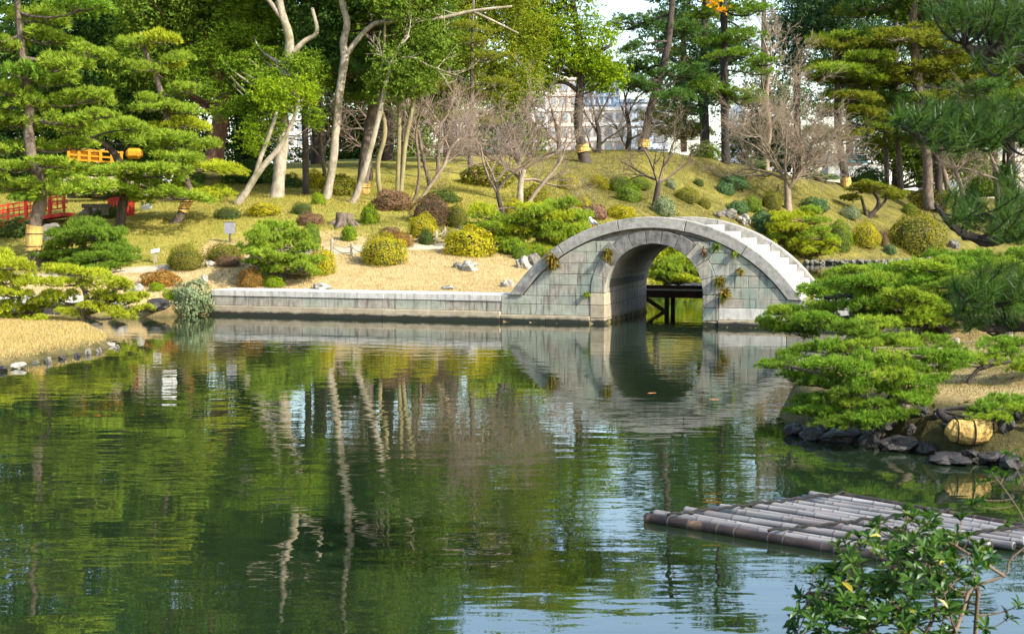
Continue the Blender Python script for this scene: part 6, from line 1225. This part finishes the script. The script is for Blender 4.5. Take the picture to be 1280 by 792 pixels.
# ------------------------------------------------------------------ glossy bush in the foreground, with its leaves one by one
def leaf_geo(l=.066, w=.023):
    V = np.array([(0, 0, 0), (.30 * l, w * .42, .004), (.30 * l, 0, -.002), (.30 * l, -w * .42, .004), (.66 * l, w * .5, .003), (.66 * l, 0, -.005), (.66 * l, -w * .5, .003), (l, 0, -.012)])
    return V, [np.array([[0, 2, 1], [0, 3, 2], [4, 5, 7], [5, 6, 7]]), np.array([[1, 2, 5, 4], [2, 3, 6, 5]])]
def leafy_bush(label, stems, Yc, whorls, seed, per=7, nobj=300, lsize=1.0, name='glossy_shrub', mat='leaf_near', yellow=.04):
    rng = np.random.default_rng(seed); root = thing(name, label, 'shrub', at(stems[0][0][0], stems[0][0][1], Yc)); tb = MB(); P2 = []
    for st in stems:
        P = np.array([at(s[0], s[1], Yc + (s[3] if len(s) > 3 else 0)) for s in st]); rr_ = np.array([s[2] * m_per_px(Yc) for s in st]); S = smooth_path(np.c_[P, rr_], 4); tb.add(*tube(S[:, :3], S[:, 3], 7, wob=.06)); P2.append(S)
    P2 = np.vstack(P2); me = mesh('leaf', *leaf_geo()); me.materials.append(M[mat]); me2 = mesh('leaf', *leaf_geo()); me2.materials.append(M['leaf_ochre']); items = []
    for (px, py, dyy) in whorls:
        c = at(px, py, Yc + dyy); i = int(np.argmin(np.linalg.norm(P2[:, :3] - c, axis=1) + .6 * np.maximum(0, P2[:, 2] - c[2] + .05))); q = P2[i, :3]; r0 = min(P2[i, 3] * .7, .007)
        lp, lr = limb(q, c, r0, .0022, .10, 6, rng); tb.add(*tube(lp, lr, 5, cap=False)); ax = unit(unit(lp[-1] - lp[-2]) + [0, 0, .9])
        for k in range(per + int(rng.integers(-2, 3))):
            a = k * 2.4 + rng.uniform(-.3, .3); e1 = unit(np.cross(ax, [.3, .9, .1])); e2 = np.cross(ax, e1); up = rng.uniform(.15, 1.1); d = unit((e1 * math.cos(a) + e2 * math.sin(a)) + ax * up); items.append((c - ax * rng.uniform(0, .035), d, unit(ax * 1.0 - d * (ax @ d) + rng.normal(size=3) * .2), lsize * rng.uniform(.7, 1.15), rng.random() < yellow))
    build('stem', *tb.data(), M['twig_brown'], root, True)
    items.sort(key=lambda t: t[0][1]); rest = MB(); lv, lf = leaf_geo()
    for n_, (c, d, nrm, s, yel) in enumerate(items):
        n2 = unit(nrm - d * (nrm @ d)); sv = np.cross(n2, d)
        if n_ < nobj:
            o = put('leaf', me2 if yel else me, None, root, c); from mathutils import Matrix
            o.rotation_mode = 'QUATERNION'; o.rotation_quaternion = Matrix(np.stack([d, sv, n2], 1).tolist()).to_quaternion(); o.scale = (s, s, s)
        else: rest.add(c + (lv * s) @ np.stack([d, sv, n2]), lf)
    if rest.n: build('leaf', *rest.data(), M[mat], root, kind='stuff')
    return root
rw = np.random.default_rng(21); wh = []
def inside(px, py): # outline of the bush
    top = np.interp(px, [985, 1010, 1035, 1045, 1085, 1110, 1135, 1160, 1185, 1200, 1230, 1250], [770, 735, 700, 680, 655, 648, 632, 640, 650, 690, 675, 700]); return py > top and px < 1245 - max(0, py - 690) * .55
while len(wh) < 240:
    px, py = rw.uniform(985, 1250), rw.uniform(632, 815)
    if inside(px, py): wh.append((px, py, rw.uniform(-.45, .45)))
wh += [(1128, 642, 0), (1142, 636, .1), (1098, 652, .1), (1165, 655, 0), (1075, 665, .1), (1046, 678, 0), (1202, 645, .1), (1212, 668, 0), (1222, 690, 0), (1018, 712, 0), (1001, 745, 0), (992, 772, 0), (1195, 668, -.1), (1232, 782, 0), (1262, 770, .1), (1275, 755, .1)]
leafy_bush('glossy green leafed bush at the lower right corner before the raft', [[(1150, 880, 6), (1140, 820, 5), (1125, 770, 4), (1110, 730, 3), (1128, 680, 2), (1135, 640, 1.2)], [(1145, 870, 5, .2), (1090, 800, 4, .2), (1050, 760, 3, .1), (1010, 740, 2)], [(1160, 870, 3.6, -.2), (1190, 800, 2.8, -.2), (1205, 760, 2.4, -.1), (1215, 735, 2.1), (1256, 718, 1.6), (1262, 700, 1.4), (1285, 680, 1.1)], [(1256, 720, 2.2), (1225, 700, 2), (1195, 682, 1.4)], [(1140, 820, 3, .2), (1170, 760, 2.5, .2), (1160, 700, 1.8, .2), (1170, 655, 1)], [(1090, 800, 3), (1075, 740, 2.4), (1060, 700, 1.6)], [(1218, 880, 3.6, .1), (1219, 800, 3, .1), (1222, 745, 2.6, .1), (1218, 728, 2.2)]], 7.4, wh, 5, lsize=1.15)
wh = [(1240, 588, 0), (1256, 590, .05), (1225, 604, 0), (1268, 600, .05), (1228, 624, 0), (1215, 628, .05), (1258, 654, .1), (1262, 566, 0), (1280, 575, 0), (1236, 600, .1), (1250, 612, .05)]
leafy_bush('thin leafy sprig rising by the right edge above the raft', [[(1360, 860, 1.6), (1330, 760, 1.2), (1300, 690, .9), (1275, 640, .8), (1255, 610, .6), (1240, 590, .5)], [(1300, 690, .8), (1285, 620, .6), (1268, 580, .4)]], 7.0, wh, 8, per=6, nobj=70, lsize=1.0, name='leafy_sprig')

# ------------------------------------------------------------------ big pine boughs reaching in from the right
Yn = 8.2
root = thing('overhanging_pine', 'dark long needled pine boughs reaching in from the upper right', 'tree', at(1560, 900, Yn)); tb = MB(); rng = np.random.default_rng(77); TW = []
def bough(pts, w0, w1, dy0=0, dy1=0):
    n = len(pts); P = np.array([at(p[0], p[1], Yn + dy0 + (dy1 - dy0) * i / (n - 1)) for i, p in enumerate(pts)]); rr_ = np.linspace(w0, w1, n) * m_per_px(Yn); S = smooth_path(np.c_[P, rr_], 5); S[:, :3] += rng.normal(size=(len(S), 3)) * .004; tb.add(*tube(S[:, :3], S[:, 3], 7, wob=.12)); return S
main = [([(1640, 950), (1600, 600), (1565, 300), (1550, 60), (1545, -150)], 36, 20, 0, 0), ([(1550, 160), (1420, 140), (1330, 105), (1280, 80), (1250, 62), (1225, 66), (1205, 56)], 16, 5, 0, -.2), ([(1550, 120), (1420, 60), (1330, 45), (1285, 30), (1260, 15), (1230, 10), (1200, 20)], 15, 4, 0, .3), ([(1550, 60), (1400, 0), (1320, -20), (1260, -40), (1200, -30), (1165, -10)], 14, 3, 0, .1),
        ([(1555, 230), (1430, 200), (1330, 175), (1282, 168), (1240, 176), (1200, 170), (1165, 178), (1140, 165), (1118, 150)], 14, 2, 0, -.3), ([(1330, 175), (1290, 155), (1255, 150), (1215, 160), (1180, 150)], 5, 2, -.1, .2),
        ([(1560, 360), (1430, 330), (1330, 305), (1280, 292), (1240, 300), (1210, 296), (1195, 286), (1180, 272), (1170, 255)], 12, 2, 0, -.2), ([(1330, 305), (1295, 275), (1270, 262), (1240, 268)], 5, 2, 0, .3), ([(1560, 470), (1430, 430), (1330, 412), (1285, 408), (1245, 412), (1215, 404), (1190, 392)], 11, 2, 0, .1), ([(1330, 412), (1300, 385), (1265, 372), (1235, 378), (1205, 372)], 5, 2, 0, -.2)]
BS = [bough(*b) for b in main]
reg = [(1180, 1290, -30, 50, 80), (1215, 1290, 40, 75, 22), (1155, 1215, -30, 30, 26), (1125, 1290, 125, 178, 95), (1180, 1290, 150, 185, 30), (1188, 1290, 238, 292, 60), (1190, 1290, 350, 405, 60), (1225, 1290, 330, 365, 22), (1290, 1420, -60, 420, 150), (1400, 1545, -80, 430, 110), (1240, 1300, 205, 240, 14)]
P2 = np.vstack(BS[1:])
for (x0, x1, y0, y1, n) in reg:
    for k in range(int(n * .75)):
        c = at(rng.uniform(x0, x1), rng.uniform(y0, y1), Yn + rng.uniform(-.6, .6)); dist = np.linalg.norm(P2[:, :3] - c, axis=1) + .4 * np.maximum(0, c[2] * 0 + P2[:, 2] - c[2]); i = int(np.argmin(dist)); q = P2[i, :3]
        if np.linalg.norm(c - q) > .9: continue
        lp, lr = limb(q, c, min(.010, P2[i, 3] * .6), .0035, .16, 7, rng); tb.add(*tube(lp, lr, 5, cap=False)); TW.append((lp[-1], unit(lp[-1] - lp[-3]))); TW.append((lp[-2] * .6 + lp[-3] * .4, unit(lp[-1] - lp[-3])))
build('trunk', *tb.data(), M['bark_black'], root, True)
C = np.array([t[0] for t in TW]); D = unit(np.array([t[1] for t in TW]) + [0, 0, .5]); nn = 40
d = unit(D[:, None] * .75 + rng.normal(size=(len(C), nn, 3)) * .55); p0 = C[:, None] - D[:, None] * rng.uniform(0, .06, (len(C), nn, 1)); tip = p0 + d * .125 * rng.uniform(.7, 1.15, (len(C), nn, 1)); w = unit(np.cross(d, rng.normal(size=d.shape))) * .0021
V = np.stack([p0 - w, p0 + w, tip], 2).reshape(-1, 3)
M['needles_near'] = leafmat('long_needles_near', [(.022, .06, .016), (.045, .105, .022), (.075, .15, .026), (.11, .185, .03)], trans=.45, gloss=.02)
build('needles', V, np.arange(len(V)).reshape(-1, 3), M['needles_near'], root)
# the bright orange spray caught at the top of a far pine
rng = np.random.default_rng(9); n = 60; c0 = at(894, 4, 83); c = c0 + rng.normal(size=(n, 3)) * [.28, .2, .12] + (rng.uniform(-1, 1, (n, 1)) * np.array([[.5, 0, -.45]])); d = unit(rng.normal(size=(n, 3)) + [.8, 0, -.6]); w = unit(np.cross(d, rng.normal(size=(n, 3)))) * .09
V = np.stack([c - d * .14, c + w, c + d * .14, c - w], 1).reshape(-1, 3); tag(build('leaf_spray', V, np.arange(len(V)).reshape(-1, 4), M['orange_leaf'], kind='stuff'), 'bright orange dead spray hanging at the top beside the thick pine', 'foliage')
